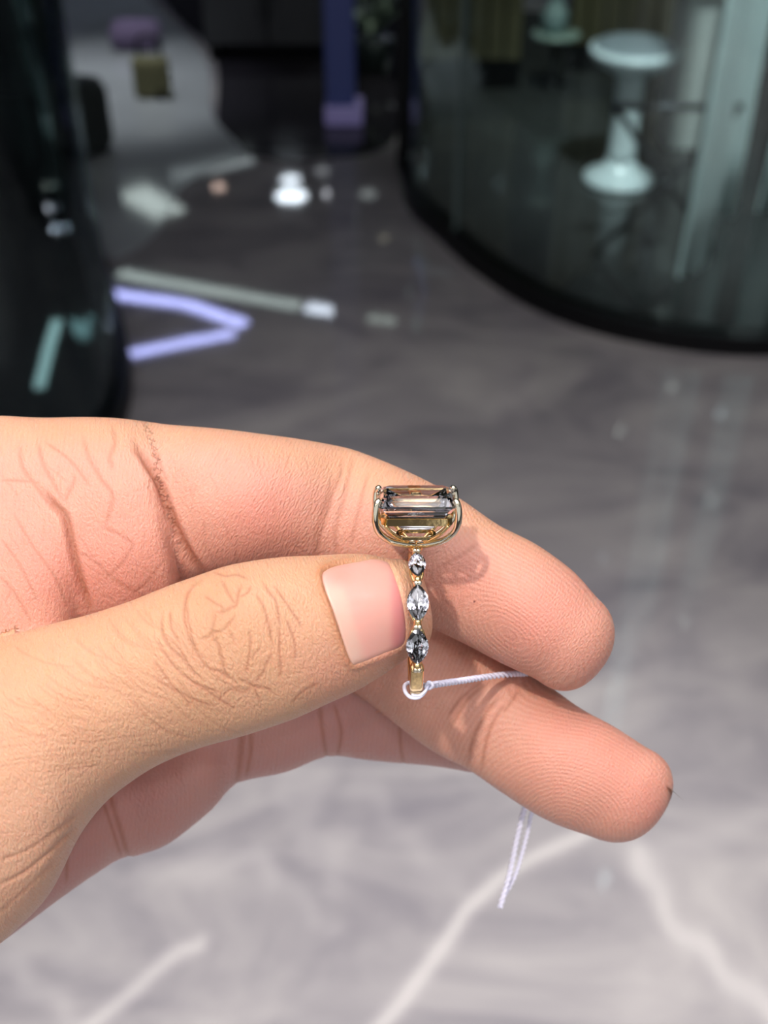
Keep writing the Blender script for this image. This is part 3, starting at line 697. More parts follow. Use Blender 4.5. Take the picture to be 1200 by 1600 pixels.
for k in range(46):      # fine lines that run round behind the knuckle and along the thumb
    x = rs.uniform(0, 290); y0_ = 1000-x*.28+rs.uniform(10, 150); L_ = rs.uniform(40, 110); sl = .9-.55*(290-x)/290
    pts = [(x, y0_), (x+L_*.25, y0_+L_*sl*.45), (x+L_*.6, y0_+L_*sl*.8), (x+L_, y0_+L_*sl*.95)]
    stroke(pts, rs.uniform(1.7, 2.6), rs.uniform(.05, .12), TK, .25, .22)
for k in range(22):
    x = rs.uniform(20, 260); y0_ = 1165-(x-20)*.15+rs.uniform(-20, 60)
    stroke([(x-40, y0_+4), (x, y0_), (x+45, y0_-6)], 2.0, rs.uniform(.04, .09), TK, .2, .18)
# thenar folds low at the left
for pts, w_, dp in [([(-5, 1384), (30, 1368), (80, 1330), (118, 1292)], 3.5, .35), ([(-5, 1345), (40, 1330), (90, 1298), (125, 1268)], 3.5, .22), ([(-5, 1430), (40, 1390), (85, 1345)], 3, .15)]:
    stroke(pts, w_, dp, [THUMB, PALM], .3, .3)
# middle finger
MK = [MIDDLE]
for pts, w_, dp in [([(782, 1090), (765, 1108), (750, 1132), (737, 1160), (731, 1198)], 3.8, .42), ([(790, 1100), (770, 1130), (758, 1165), (752, 1205)], 3.2, .28),
  ([(770, 1062), (735, 1088), (715, 1118), (705, 1135)], 3.5, .22), ([(752, 1066), (720, 1092), (700, 1120)], 3, .12), ([(810, 1080), (800, 1095), (785, 1115)], 3, .14)]:
    stroke(pts, w_, dp, MK, .25, .55)
for pts, w_, dp in [([(168, 1235), (185, 1285), (202, 1345)], 4, .5), ([(160, 1250), (174, 1290), (190, 1340)], 3, .2), ([(376, 1140), (376, 1180), (370, 1230)], 5, .6), ([(390, 1140), (392, 1170), (384, 1215)], 4, .25),
  ([(500, 1100), (505, 1150), (512, 1190)], 3.5, .4), ([(522, 1100), (533, 1145), (526, 1185)], 3.2, .3), ([(625, 1130), (626, 1165), (632, 1200)], 3, .3), ([(100, 1290), (104, 1330), (104, 1380)], 3, .2)]:
    stroke(pts, w_, dp, [RINGF], .25, .6)
# nail bed of the thumb
NAIL = [(503, 899), (512, 890), (532, 883), (570, 876), (597, 877), (612, 888), (624, 918), (632, 955), (635, 988), (628, 1008), (600, 1021), (562, 1035), (548, 1033), (533, 995), (518, 950), (507, 920)]
NA = crspline(NAIL, 6, True)
def poly_sd(x, y, poly):
    p = np.vstack([poly, poly[:1]]); dd = seg_dist(x, y, [tuple(a) for a in p]); ins = np.zeros(x.shape, bool)
    for (ax, ay), (bx_, by) in zip(p[:-1], p[1:]):
        c = ((ay > y) != (by > y)); xx = (bx_-ax)*(y-ay)/(by-ay+1e-12)+ax; ins ^= c & (x < xx)
    return np.where(ins, -dd, dd)
i = np.nonzero(act & (rid == THUMB) & (u > 460) & (u < 690) & (v > 840) & (v < 1080))[0]
sd = poly_sd(u[i], v[i], NA); nailpts = co2[i[sd < 0]]; uvn = (u[i[sd < 0]], v[i[sd < 0]])
prox = np.clip((575-u[i])/60, 0, 1)
disp[i] += np.where(sd < 0, -.42*np.clip(-sd/4, 0, 1)**.8, (.16+.22*prox)*np.exp(-((sd-5)/5)**2)*(sd >= 0))
red[i] = np.maximum(red[i], .45*np.exp(-((sd-3)/4)**2)*prox)
# broad forms
pad = lambda cx, cy, r, a, rr: np.where(np.isin(rid, rr), a*blob(u, v, cx, cy, r), 0)
disp += pad(350, 985, 75, .35, TK)+pad(300, 1010, 40, -.15, TK)+pad(440, 1000, 45, -.25, TK)+pad(830, 960, 75, .5, [INDEX])+pad(900, 1190, 75, .5, MK)
disp += pad(400, 790, 70, .5, [INDEX])+pad(200, 880, 50, .5, PK)+pad(60, 880, 60, .6, PK)+pad(510, 800, 30, -.4, [INDEX])+pad(300, 1205, 30, .5, [RINGF])
disp[~act] = 0
lowf = 0.06*np.sin(u*.045+v*.02)*np.sin(v*.05-u*.013)
disp += np.where(act, lowf, 0)
co2 = co2+Ns*(disp/1000)[:, None]
co2 = laplace(co2, e2, wt, 1, .3)
# finger-print ridges as a phase, in pixels of the reference frame -> mm ----------------
def rot(a, cx, cy):
    c, s = math.cos(a), math.sin(a); return (u-cx)*c+(v-cy)*s, -(u-cx)*s+(v-cy)*c
ph = np.zeros(len(co2)); amp = np.zeros(len(co2))
wob = 3*np.sin(u*.021+v*.013)+2.2*np.sin(v*.037-u*.017)+1.2*np.sin(u*.06)*np.sin(v*.05)
x, y = rot(math.radians(38), 797, 990)          # loop core on the index pad
r1 = np.sqrt((x*.50)**2+(y*1.05)**2+30)
trans = -(u*math.cos(.45)+v*math.sin(.45))+820        # ridges across the finger near the crease
tw = 1/(1+np.exp(-(u*.9+v*.35-870)/30))
f_ix = tw*(r1*1.0)+(1-tw)*trans
x2, y2 = rot(math.radians(25), 880, 1300)
r2 = np.sqrt((x2*.8)**2+(y2*1.0)**2)
tm = 1/(1+np.exp(-(u*.9+v*.45-1200)/25)); f_mid = tm*r2+(1-tm)*(1150-u*.8-v*.35)
isI = (rid == INDEX); isM = (rid == MIDDLE)
ph = np.where(isI, (f_ix+wob)/6.1, np.where(isM, (f_mid+wob)/6.0, (u+.12*v+wob)/7.0))
amp = np.where(isI, np.clip((u-620)/130, .40, 1), np.where(isM, np.clip((u-600)/120, .4, 1), np.where(rid == THUMB, 0, .35)))
amp *= np.where(isI & (u < 300), .5, 1)
# colours of the skin -------------------------------------------------------------
tan = np.array([0.60, 0.335, 0.20]); pink = np.array([0.67, 0.33, 0.26]); rose = np.array([0.62, 0.225, 0.18]); pale = np.array([0.68, 0.42, 0.30])
base = np.zeros((len(co2), 3))+tan
def mixc(w_, c):
    global base
    w_ = np.clip(w_, 0, 1)[:, None]; base = base*(1-w_)+c*w_
mixc(np.where(rid == THUMB, 0, .75)*np.clip((v-660-.35*np.clip(u-350, 0, 2000))/60, .25, 1), pink)
mixc(.55*blob(u, v, 840, 960, 85)*isI, rose); mixc(.35*blob(u, v, 720, 900, 50)*isI, rose); mixc(.4*blob(u, v, 930, 1040, 40)*isI, rose)
mixc(.45*blob(u, v, 940, 1200, 90)*isM, rose); mixc(.3*blob(u, v, 860, 1130, 50)*isM, rose); mixc(.4*blob(u, v, 1020, 1270, 50)*isM, rose)
mixc(.5*blob(u, v, 400, 800, 80)*isI, rose); mixc(.55*blob(u, v, 190, 900, 90)*(rid != THUMB), rose); mixc(.35*blob(u, v, 60, 880, 70)*(rid != THUMB), rose)
mixc(np.where(rid == THUMB, .5*blob(u, v, 600, 1010, 45)+.35*blob(u, v, 520, 1050, 60), 0), rose)
mixc(np.where(rid == THUMB, .6*blob(u, v, 655, 950, 30), 0), pink)
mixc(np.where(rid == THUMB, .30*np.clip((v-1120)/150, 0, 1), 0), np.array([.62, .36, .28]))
mixc(np.where(rid == RINGF, .65, 0), np.array([.46, .235, .235]))  # shade over the ring finger, put into its skin colour
mott = .5+.5*np.sin(u*.09+2*np.sin(v*.05))*np.sin(v*.083+1.7*np.sin(u*.043)); mixc(.10*mott, rose); 
mott2 = .5+.5*np.sin(u*.031+1.3)*np.sin(v*.029+.4); mixc(.12*mott2, pale)
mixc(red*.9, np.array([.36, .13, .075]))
nearn = np.zeros(len(co2)); nearn[i] = np.exp(-(np.maximum(sd, 0)/14)**2)*prox; mixc(.6*nearn, np.array([.46, .20, .09]))  # shadow beside the cuticle, painted into the skin colour
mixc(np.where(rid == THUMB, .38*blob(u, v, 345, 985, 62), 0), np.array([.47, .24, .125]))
mixc(np.where(isI, .8*((u-742)**2+(v-939.5)**2 < 3.2), 0), np.array([.12, .02, .02]))   # tiny mark on the index pad
flow = np.zeros((len(co2), 3))
A_ = np.where(rid == THUMB, -.36, np.where(isI | isM, .5, -.2)); flow[:, 0] = (u*np.cos(A_)+v*np.sin(A_))*.08; flow[:, 1] = (-u*np.sin(A_)+v*np.cos(A_))*.08; flow[:, 2] = d

me = bpy.data.meshes.new('hand')
loops = [nq.ravel(), plain.ravel()]; ngl = np.array([a for g_ in ngon for a in g_], dtype=np.int64)
LV = np.concatenate(loops+[ngl]).astype(np.int32)
tot = np.concatenate([np.full(len(nq)+len(plain), 4), np.array([len(g_) for g_ in ngon], dtype=np.int64)]).astype(np.int32)
me.vertices.add(len(co2)); me.vertices.foreach_set('co', co2.astype(np.float32).ravel())
me.loops.add(len(LV)); me.loops.foreach_set('vertex_index', LV)
me.polygons.add(len(tot)); me.polygons.foreach_set('loop_start', np.concatenate([[0], np.cumsum(tot)[:-1]]).astype(np.int32))
me.update(calc_edges=True)
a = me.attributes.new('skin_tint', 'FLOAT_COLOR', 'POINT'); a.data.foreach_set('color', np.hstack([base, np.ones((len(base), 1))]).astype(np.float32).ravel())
for nm, ar in (('ridge_phase', ph), ('ridge_amount', amp)):
    a = me.attributes.new(nm, 'FLOAT', 'POINT'); a.data.foreach_set('value', ar.astype(np.float32))
a = me.attributes.new('flow', 'FLOAT_VECTOR', 'POINT'); a.data.foreach_set('vector', flow.astype(np.float32).ravel())

def skin_material():
    m = bpy.data.materials.new('skin'); m.use_nodes = True; nt = m.node_tree; N = nt.nodes; L = nt.links; b = N['Principled BSDF']
    def attr(n): x = N.new('ShaderNodeAttribute'); x.attribute_name = n; return x
    def mth(op, a, b_=None, c=None):
        x = N.new('ShaderNodeMath'); x.operation = op
        for k, s in enumerate((a, b_, c)):
            if s is None: continue
            if isinstance(s, (int, float)): x.inputs[k].default_value = s
            else: L.new(s, x.inputs[k])
        return x.outputs[0]
    tint = attr('skin_tint'); fl = attr('flow'); php = attr('ridge_phase'); am = attr('ridge_amount')
    nz = N.new('ShaderNodeTexNoise'); nz.inputs['Scale'].default_value = 1.2; nz.inputs['Detail'].default_value = 3; L.new(fl.outputs['Vector'], nz.inputs['Vector'])
    ridge = mth('SINE', mth('MULTIPLY', mth('ADD', php.outputs['Fac'], mth('MULTIPLY', nz.outputs[0], .5)), 2*PI))
    mp = N.new('ShaderNodeMapping'); mp.inputs['Scale'].default_value = (1.5, .75, .02); L.new(fl.outputs['Vector'], mp.inputs[0])
    vo = N.new('ShaderNodeTexVoronoi'); vo.feature = 'DISTANCE_TO_EDGE'; vo.inputs['Scale'].default_value = 1.0; L.new(mp.outputs[0], vo.inputs['Vector'])
    cell = mth('MINIMUM', vo.outputs['Distance'], .25)
    mp2 = N.new('ShaderNodeMapping'); mp2.inputs['Scale'].default_value = (4.5, 2.6, .02); L.new(fl.outputs['Vector'], mp2.inputs[0])
    n2 = N.new('ShaderNodeTexNoise'); n2.inputs['Scale'].default_value = 1.0; n2.inputs['Detail'].default_value = 3; L.new(mp2.outputs[0], n2.inputs['Vector'])
    inv = mth('SUBTRACT', 1.0, am.outputs['Fac'])
    h = mth('ADD', mth('MULTIPLY', mth('MULTIPLY', ridge, am.outputs['Fac']), .018), mth('ADD', mth('MULTIPLY', mth('MULTIPLY', cell, inv), .20), mth('MULTIPLY', n2.outputs[0], .19)))
    bu = N.new('ShaderNodeBump'); bu.inputs['Distance'].default_value = .001; bu.inputs['Strength'].default_value = 1.0
    L.new(h, bu.inputs['Height']); L.new(bu.outputs[0], b.inputs['Normal'])
    # ridges also pale / furrows redder
    mixr = N.new('ShaderNodeMix'); mixr.data_type = 'RGBA'; mixr.blend_type = 'MULTIPLY'; mixr.inputs['B'].default_value = (.90, .78, .74, 1)
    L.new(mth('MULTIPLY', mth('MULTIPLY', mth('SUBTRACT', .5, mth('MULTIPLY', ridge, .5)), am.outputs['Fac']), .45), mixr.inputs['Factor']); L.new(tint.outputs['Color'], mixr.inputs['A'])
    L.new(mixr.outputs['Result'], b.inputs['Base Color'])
    b.inputs['Subsurface Weight'].default_value = .45; b.inputs['Subsurface Radius'].default_value = (1.0, .38, .22); b.inputs['Subsurface Scale'].default_value = .0008
    b.inputs['Roughness'].default_value = .42; b.inputs['Specular IOR Level'].default_value = .42; b.inputs['IOR'].default_value = 1.4
    return m
M_skin = skin_material()
hand = link_mesh('hand', me, M_skin, loc=HC)
tag(hand, 'left hand reaching in from the left, thumb and index finger pinching the diamond ring', 'hand')

# thumb nail: a thin curved plate over the nail bed
def plane_fit(uu, vv, pts):
    x = (uu-570)/60; y = (vv-955)/60
    A = np.stack([np.ones_like(x), x, y, x*x, x*y, y*y, y**3, x*x*y, x*y*y], 1)
    sol, *_ = np.linalg.lstsq(A, pts, rcond=None); return sol
sol = plane_fit(uvn[0], uvn[1], nailpts)
def nail_at(uu, vv):
    x = (uu-570)/60; y = (vv-955)/60
    return np.stack([np.ones_like(x), x, y, x*x, x*y, y*y, y**3, x*x*y, x*y*y], 1)@sol
cen = np.array([572.0, 953.0]); rings = [cen+(NA-cen)*s for s in np.linspace(0.02, 1.02, 26)]
R_ = np.array(rings); nr, na = R_.shape[:2]; flat = R_.reshape(-1, 2)
pos = nail_at(flat[:, 0], flat[:, 1]); vdn = (pos+HC)-CAM; vdn /= np.linalg.norm(vdn, axis=1)[:, None]
s_ = np.repeat(np.linspace(0, 1, nr), na)
lift = -.10+.30*np.clip((s_-.90)/.10, 0, 1)**2          # mm; the rim dips under the skin fold
pos = pos+vdn*(lift/1000)[:, None]
bm = bmesh.new(); vv_ = [bm.verts.new(p) for p in pos]; und = [bm.verts.new(p+n*0.0004) for p, n in zip(pos[-na:], vdn[-na:])]
for a_ in range(nr-1):
    for k in range(na): bm.faces.new((vv_[a_*na+k], vv_[a_*na+(k+1) % na], vv_[(a_+1)*na+(k+1) % na], vv_[(a_+1)*na+k]))
for k in range(na): bm.faces.new((vv_[(nr-1)*na+k], vv_[(nr-1)*na+(k+1) % na], und[(k+1) % na], und[k]))
bm.faces.new([vv_[k] for k in range(na)])
bmesh.ops.recalc_face_normals(bm, faces=bm.faces)
M_nail = bpy.data.materials.new('nail'); M_nail.use_nodes = True; nt = M_nail.node_tree; b = nt.nodes['Principled BSDF']
b.inputs['Roughness'].default_value = .36; b.inputs['Coat Weight'].default_value = .15; b.inputs['Coat Roughness'].default_value = .15
b.inputs['Subsurface Weight'].default_value = .4; b.inputs['Subsurface Radius'].default_value = (1, .4, .3); b.inputs['Subsurface Scale'].default_value = .0008
at = nt.nodes.new('ShaderNodeAttribute'); at.attribute_name = 'nail_tint'; nt.links.new(at.outputs['Color'], b.inputs['Base Color'])
uu, vv2 = flat[:, 0], flat[:, 1]
nc = np.zeros((len(flat), 3))+np.array([.70, .35, .29])
def mn(w_, c):
    global nc
    w_ = np.clip(w_, 0, 1)[:, None]; nc = nc*(1-w_)+np.array(c)*w_
lx = uu-(505+(vv2-900)*.28)                                    # distance from the cuticle line
mn(.75/(1+np.exp((lx-27)/3.0))*np.clip((vv2-905)/18, 0, 1), (.66, .43, .34))     # lunula
mn(.7/(1+np.exp(-(uu-613)/3.0)), (.60, .17, .19))
mn(.55*blob(uu, vv2, 530, 900, 22), (.66, .26, .20)); mn(.35*np.exp(-((s_-1)/.06)**2), (.60, .28, .2))
nc = np.vstack([nc, nc[-na:]])
nail = obj('thumb_nail', bm, M_nail, hand, True)
a = nail.data.attributes.new('nail_tint', 'FLOAT_COLOR', 'POINT'); a.data.foreach_set('color', np.hstack([nc, np.ones((len(nc), 1))]).astype(np.float32).ravel())
nail['label'] = 'glossy pink thumb nail with a pale half moon'
# the sliver of middle finger nail behind its tip
bm = bmesh.new(); rows = []
c0 = P(1022., 1209., 175.5)-HC
ax_ = (P(1060., 1240., 176.)-P(1024., 1207., 176.)); ax_ /= np.linalg.norm(ax_)
sd_ = np.cross(ax_, FW); sd_ /= np.linalg.norm(sd_); nn = np.cross(sd_, ax_)
if np.dot(nn, UP)+np.dot(nn, RT) < 0: nn = -nn
for i_ in range(9):
    t = i_/8*2-1; row = []
    for k in range(13):
        a_ = (k/12*2-1)*.7; rr = .0062*(1-.12*max(0, t)**3)
        p = c0+ax_*(t*.0052*(1-.28*(k/6-1)**2*(t > 0)))+nn*(math.cos(a_)*rr-.0030)+FW*(math.sin(a_)*rr)
        row.append(bm.verts.new(p))
    rows.append(row)
for A, B in zip(rows[:-1], rows[1:]):
    for k in range(12): bm.faces.new((A[k], A[k+1], B[k+1], B[k]))
bmesh.ops.solidify(bm, geom=bm.faces[:], thickness=.0004)
mnl = obj('middle_nail', bm, mat('nail_edge', (.30, .27, .20), .3, noise=.1), hand, True)
mnl['label'] = 'greyish edge of the middle finger nail'
# ------------------------------------------------------------------ the ring
TILT = math.radians(17)
RC = P(649.0, 967.0, 153.0)
Hd = UP*math.cos(TILT)-FW*math.sin(TILT); Fd = -UP*math.sin(TILT)-FW*math.cos(TILT)
ring = empty('diamond_ring', RC)
ring.matrix_world = Matrix(((RT[0], -Fd[0], Hd[0], RC[0]), (RT[1], -Fd[1], Hd[1], RC[1]), (RT[2], -Fd[2], Hd[2], RC[2]), (0, 0, 0, 1)))
tag(ring, 'yellow gold ring with an emerald-cut diamond and marquise diamonds, held between thumb and index finger', 'ring')
def RP(phi, r, x=0.0):            # phi in degrees from the head towards the camera; mm
    a = math.radians(phi); return np.array([x, -r*math.sin(a), r*math.cos(a)])/1000
def gold_material(name, c, r):
    m = mat(name, c, r, 1.0); nt = m.node_tree; b = nt.nodes['Principled BSDF']
    tc = nt.nodes.new('ShaderNodeTexCoord'); n = nt.nodes.new('ShaderNodeTexNoise'); n.inputs['Scale'].default_value = 900; n.inputs['Detail'].default_value = 2
    u_ = nt.nodes.new('ShaderNodeBump'); u_.inputs['Strength'].default_value = .25; u_.inputs['Distance'].default_value = .00004
    nt.links.new(tc.outputs['Object'], n.inputs['Vector']); nt.links.new(n.outputs[0], u_.inputs['Height']); nt.links.new(u_.outputs[0], b.inputs['Normal'])
    return m
M_gold = gold_material('yellow_gold', (.90, .66, .32), .09)
M_pale = gold_material('pale_polished_gold', (.88, .80, .62), .08)
def diamond_material(iors, nm='diamond'):
    m = bpy.data.materials.new(nm); m.use_nodes = True; nt = m.node_tree; N = nt.nodes; L = nt.links; N.remove(N['Principled BSDF'])
    g_ = N.new('ShaderNodeBsdfGlass'); g_.inputs['IOR'].default_value = iors[1]; g_.inputs['Roughness'].default_value = 0.0
    g_.inputs['Color'].default_value = (.99, .99, 1, 1); L.new(g_.outputs[0], N['Material Output'].inputs['Surface'])
    return m
M_dia = diamond_material((2.412, 2.42, 2.43)); M_clear = diamond_material((1.772, 1.72, 1.79), 'clear_diamond')
M_facet = mat('mirror_facet_backs', (.97, .97, 1.0), .02, 1.0)  # mirror backs added, standing in for light thrown back by the stones
# band: closed sweep, scalloped where the marquise stones sit
STONES = [(25.5, 2.15, 1.12), (56.5, 2.35, 1.38), (87.0, 2.35, 1.40)]       # phi, half length, half width (mm)
def band():
    bm = bmesh.new(); n = 240; rings = []
    for i_ in range(n):
        ph_ = i_*360/n
        w_ = 0.90; ro = 10.2; ri = 8.75
        if ph_ < 104 or ph_ > 352:
            ro = 9.25; w_ = .50
            for s0, hl, hw in STONES:
                t = (ph_-s0)*PI/180*10.2/(hl*1.04)
                if abs(t) < 1: w_ = max(w_, .50+(hw*.86-.50)*(1-t*t))
        elif ph_ < 108:
            f = (ph_-104)/4; f = f*f*(3-2*f); w_ = .55+.35*f; ro = 9.25+.95*f
        elif ph_ > 340:
            f = (ph_-340)/12; w_ = .9-.4*f; ro = 10.2-.95*f
        pr = []
        for k in range(20):
            a_ = 2*PI*k/20; cx = math.copysign(abs(math.cos(a_))**.55, math.cos(a_)); sy_ = math.copysign(abs(math.sin(a_))**.75, math.sin(a_))
            pr.append(bm.verts.new(RP(ph_, (ro+ri)/2+(ro-ri)/2*sy_, w_*cx)))
        rings.append(pr)
    for A, B in zip(rings, rings[1:]+rings[:1]):
        for k in range(20): bm.faces.new((A[k], A[(k+1) % 20], B[(k+1) % 20], B[k]))
    bmesh.ops.recalc_face_normals(bm, faces=bm.faces)
    return bm
obj('band', band(), M_gold, ring, True)
def marquise(hl, hw):
    pts = []
    def outline(s, z, n, ofs=0):
        for k in range(n):
            a_ = 2*PI*(k+ofs)/n; y_ = math.sin(a_); x_ = math.cos(a_)
            yy = math.copysign(abs(y_)**.95, y_); xx = math.copysign((1-min(1, abs(yy))**2.0)**.8, x_) if abs(x_) > 1e-6 else 0
            pts.append((xx*hw*s, yy*hl*s, z))
    outline(1.0, .03, 20); outline(1.0, -.03, 20); outline(.90, .16, 10, .5); outline(.76, .27, 10); outline(.52, .36, 8, .5)
    outline(.84, -.20, 12, .5); outline(.60, -.47, 8); outline(.34, -.74, 8, .5)
    pts.append((0, 0, -1.0)); bm = bmesh.new(); jr = random.Random(int(hl*100)); vs2 = [bm.verts.new(Vector((p[0]*jr.uniform(.95, 1.05), p[1]*jr.uniform(.95, 1.05), p[2]*jr.uniform(.93, 1.07)) if abs(p[2]) > .1 else p)/1000) for p in pts]
    r_ = bmesh.ops.convex_hull(bm, input=vs2); bmesh.ops.delete(bm, geom=[x for x in r_['geom_interior'] if isinstance(x, bmesh.types.BMVert)], context='VERTS')
    bmesh.ops.recalc_face_normals(bm, faces=bm.faces); return bm
def place(o, phi, r, x=0.0):
    a_ = math.radians(phi); out = Vector((0, -math.sin(a_), math.cos(a_))); tan_ = Vector((0, -math.cos(a_), -math.sin(a_)))
    xx = Vector((1, 0, 0)); M_ = Matrix((xx, -tan_, out)).transposed().to_4x4(); M_.translation = Vector(RP(phi, r, x)); o.matrix_local = M_
for s0, hl, hw in STONES:
    o = obj('marquise_diamond', marquise(hl, hw), M_dia, ring); o.data.materials.append(M_facet)
    for p_ in o.data.polygons:
        if p_.normal.z < -.05: p_.material_index = 1
    place(o, s0, 10.32, .04 if s0 < 80 else -.02)
def ball(r):
    bm = bmesh.new(); bmesh.ops.create_uvsphere(bm, u_segments=16, v_segments=10, radius=r/1000); return bm
for phi in (9.5, 41.0, 72.0, 104.0):
    bmh = tube(bmesh.new(), np.array([RP(phi, 8.9), RP(phi, 10.25)]), .00052, 12); obj('stone_seat', bmh, M_gold, ring, True)
for phi, dx in ((9.5, 0), (41.0, .05), (72.0, 0), (104.0, 0)):
    o = obj('bead_prong', ball(.50), M_gold, ring, True); place(o, phi-1.8, 10.2, dx)
    o2 = obj('bead_prong', ball(.37), M_pale, ring, True); place(o2, phi+1.4, 10.42, dx-.20)
    o2 = obj('bead_prong', ball(.37), M_pale, ring, True); place(o2, phi+1.4, 10.40, dx+.22)
# head with the emerald cut stone (h measured along the head direction, mm)
def octa(bm, hx, hy, c, z):
    return [bm.verts.new(Vector(p)/1000) for p in ((hx, -hy+c, z), (hx, hy-c, z), (hx-c, hy, z), (-hx+c, hy, z), (-hx, hy-c, z), (-hx, -hy+c, z), (-hx+c, -hy, z), (hx-c, -hy, z))]
def emerald():
    bm = bmesh.new(); HX, HY, C_ = 5.0, 3.7, .62; G0 = 16.5; lv = [(1.15, 1.20), (.78, 1.02), (.40, .68), (0, .14), (0, -.14), (.45, -.75), (.95, -1.45), (1.50, -2.15), (2.1, -2.85), (2.8, -3.5), (3.35, -3.95), (3.60, -4.05)]
    rg = [octa(bm, HX-i_, HY-i_, max(.05, C_*(1-i_/4.2)*.9), G0+z) for i_, z in lv]
    for A, B in zip(rg[:-1], rg[1:]):
        for k in range(8): bm.faces.new((A[k], A[(k+1) % 8], B[(k+1) % 8], B[k]))
    jr = random.Random(8)
    for lvl in rg[5:-1]:
        for v_ in lvl: v_.co += Vector((jr.uniform(-.10, .10), jr.uniform(-.07, .07), jr.uniform(-.10, .10)))/1000
    bm.faces.new(rg[0]); bm.faces.new(rg[-1][::-1]); bmesh.ops.triangulate(bm, faces=[f for f in bm.faces if f.calc_center_median().z < .0163])
    bmesh.ops.recalc_face_normals(bm, faces=bm.faces); return bm
o = obj('emerald_cut_diamond', emerald(), M_clear, ring); o.data.materials.append(M_facet)
for p_ in o.data.polygons:
    n_ = p_.normal; zc = p_.center.z*1000-16.5
    if n_.z < -.15 and (abs(p_.center.x) > .0017): p_.material_index = 1
o['label'] = 'large clear emerald-cut diamond with stepped facets'
for sx_ in (-1, 1):
    for sy_ in (-1, 1):
        pts = [(.25, .4, 10.5), (1.7, 1.1, 10.85), (3.4, 1.9, 11.6), (4.75, 2.7, 12.9), (5.22, 3.15, 14.4), (5.22, 3.35, 16.1), (5.02, 3.22, 17.0), (4.62, 2.95, 17.25)]
        pth = crspline([(sx_*a_, -sy_*b_, c_) for a_, b_, c_ in pts], 7)/1000
        rad = np.interp(np.linspace(0, 1, len(pth)), [0, .3, .7, .93, 1], [.48, .46, .45, .42, .26])/1000
        obj('prong', tube(bmesh.new(), pth, rad, 12), M_pale, ring, True)
def rail(hx, hy, z, hh, th):     # rectangular gallery rail
    bm = bmesh.new(); c_ = .7; out_, in_ = [], []
    A = octa(bm, hx, hy, c_, z-hh); B = octa(bm, hx, hy, c_, z+hh); C2 = octa(bm, hx-th, hy-th, c_*.8, z+hh); D = octa(bm, hx-th, hy-th, c_*.8, z-hh)
    for X_, Y_ in ((A, B), (B, C2), (C2, D), (D, A)):
        for k in range(8): bm.faces.new((X_[k], X_[(k+1) % 8], Y_[(k+1) % 8], Y_[k]))
    bmesh.ops.recalc_face_normals(bm, faces=bm.faces)
    bmesh.ops.bevel(bm, geom=bm.edges[:], offset=.00007, segments=2, affect='EDGES')
    return bm
obj('gallery_rail', rail(4.55, 3.05, 14.35, .50, .55), M_gold, ring)
obj('under_rail', rail(2.6, 1.7, 11.75, .22, .4), M_gold, ring)
for sx_ in (-1, 1):
    pth = crspline([(sx_*.2, -.2, 10.3), (sx_*1.6, -1.3, 11.4), (sx_*3.0, -2.4, 12.6), (sx_*4.0, -2.9, 13.9)], 6)/1000
    obj('basket_arm', tube(bmesh.new(), pth, .00024, 8), M_gold, ring, True)
    pth = crspline([(sx_*.2, .2, 10.3), (sx_*1.6, 1.3, 11.4), (sx_*3.0, 2.4, 12.6), (sx_*4.0, 2.9, 13.9)], 6)/1000
    obj('basket_arm', tube(bmesh.new(), pth, .00024, 8), M_gold, ring, True)
bm = bmesh.new(); bmesh.ops.create_uvsphere(bm, u_segments=20, v_segments=12, radius=.00105)
for v_ in bm.verts: v_.co = Vector((v_.co.x*.9, v_.co.y*.9, v_.co.z*.7+.0101))
obj('head_base', bm, M_gold, ring, True)

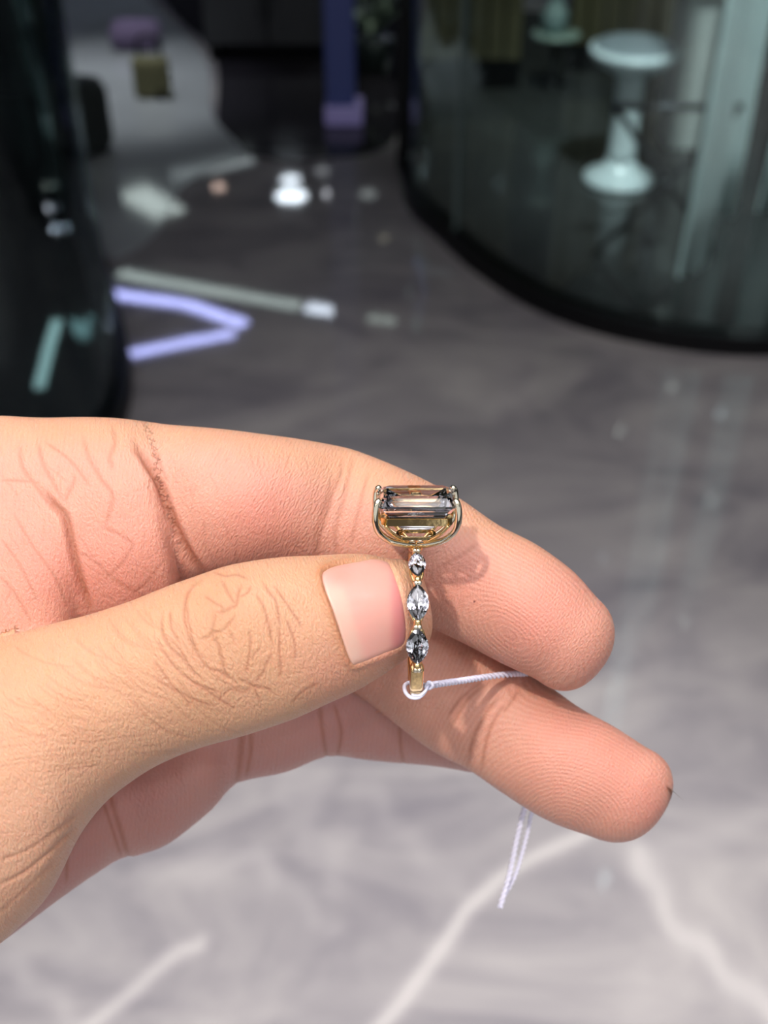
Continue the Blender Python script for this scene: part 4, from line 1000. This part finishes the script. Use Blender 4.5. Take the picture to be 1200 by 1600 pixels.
# ------------------------------------------------------------------ the white thread of the price tag
def twist(path, rs, rt, turns_mm, closed=False, names=('strand',), parent=None):
    L_ = np.concatenate([[0], np.cumsum(np.linalg.norm(np.diff(path, axis=0), axis=1))])*1000
    T = np.gradient(path, axis=0); T /= np.linalg.norm(T, axis=1)[:, None]
    A = np.cross(T, RT+.001); A /= np.linalg.norm(A, axis=1)[:, None]; B = np.cross(T, A)
    for k in range(2):
        a_ = L_/turns_mm*2*PI+k*PI
        pth = path+(A*np.cos(a_)[:, None]+B*np.sin(a_)[:, None])*rs/1000
        obj('strand', tube(bmesh.new(), pth-SB, rt/1000, 8), M_thread, thread, True)
M_thread = mat('white_cotton_thread', (.74, .72, .86), .7, noise=.08, nscale=3000, bump=.5, bscale=6000, bdist=.00005)
SB = P(668.0, 1072.0, 149.0); thread = empty('tag_thread', SB)
tag(thread, 'thin white twisted thread looped round the bottom of the ring, hanging over the middle finger', 'thread')
lp_pts = [(667, 1071, 149), (655, 1068, 152.8), (643, 1066, 153), (633, 1070, 151), (633, 1080, 149.3), (641, 1089, 148.6), (653, 1090, 148.4), (662, 1083, 148.4), (668, 1073, 148.8)]
pa = crspline([P(*map(float, q_)) for q_ in lp_pts], 8)
obj('loop', tube(bmesh.new(), pa-SB, .00027, 8), M_thread, thread, True)
pa2 = crspline([P(a_+2., b_-3., c_-.15) for a_, b_, c_ in lp_pts[5:]]+[P(684., 1066., 150.)], 8)
obj('loop', tube(bmesh.new(), pa2-SB, .00022, 8), M_thread, thread, True)
obj('knot', tube(bmesh.new(), crspline([P(*q_) for q_ in ((664., 1074., 148.5), (670., 1066., 148.2), (676., 1071., 148.4), (670., 1076., 149.), (666., 1069., 149.4), (678., 1068., 149.4))], 6)-SB, .00024, 8), M_thread, thread, True)
tail = [(666, 1072, 149), (690, 1068, 153), (725, 1063, 159), (765, 1057, 165), (800, 1053, 169), (822, 1053, 173), (838, 1058, 177), (856, 1072, 182), (866, 1095, 189), (860, 1140, 193), (842, 1200, 194), (820, 1262, 193), (808, 1310, 193), (795, 1370, 193), (781, 1418, 193)]
twist(crspline([P(*map(float, q_)) for q_ in tail], 26), .23, .27, 2.0)
tail2 = [(866, 1095, 190), (868, 1150, 194), (852, 1205, 195), (832, 1266, 194), (822, 1310, 194), (806, 1365, 194), (788, 1400, 193.5)]
twist(crspline([P(*map(float, q_)) for q_ in tail2], 26), .18, .21, 1.8)
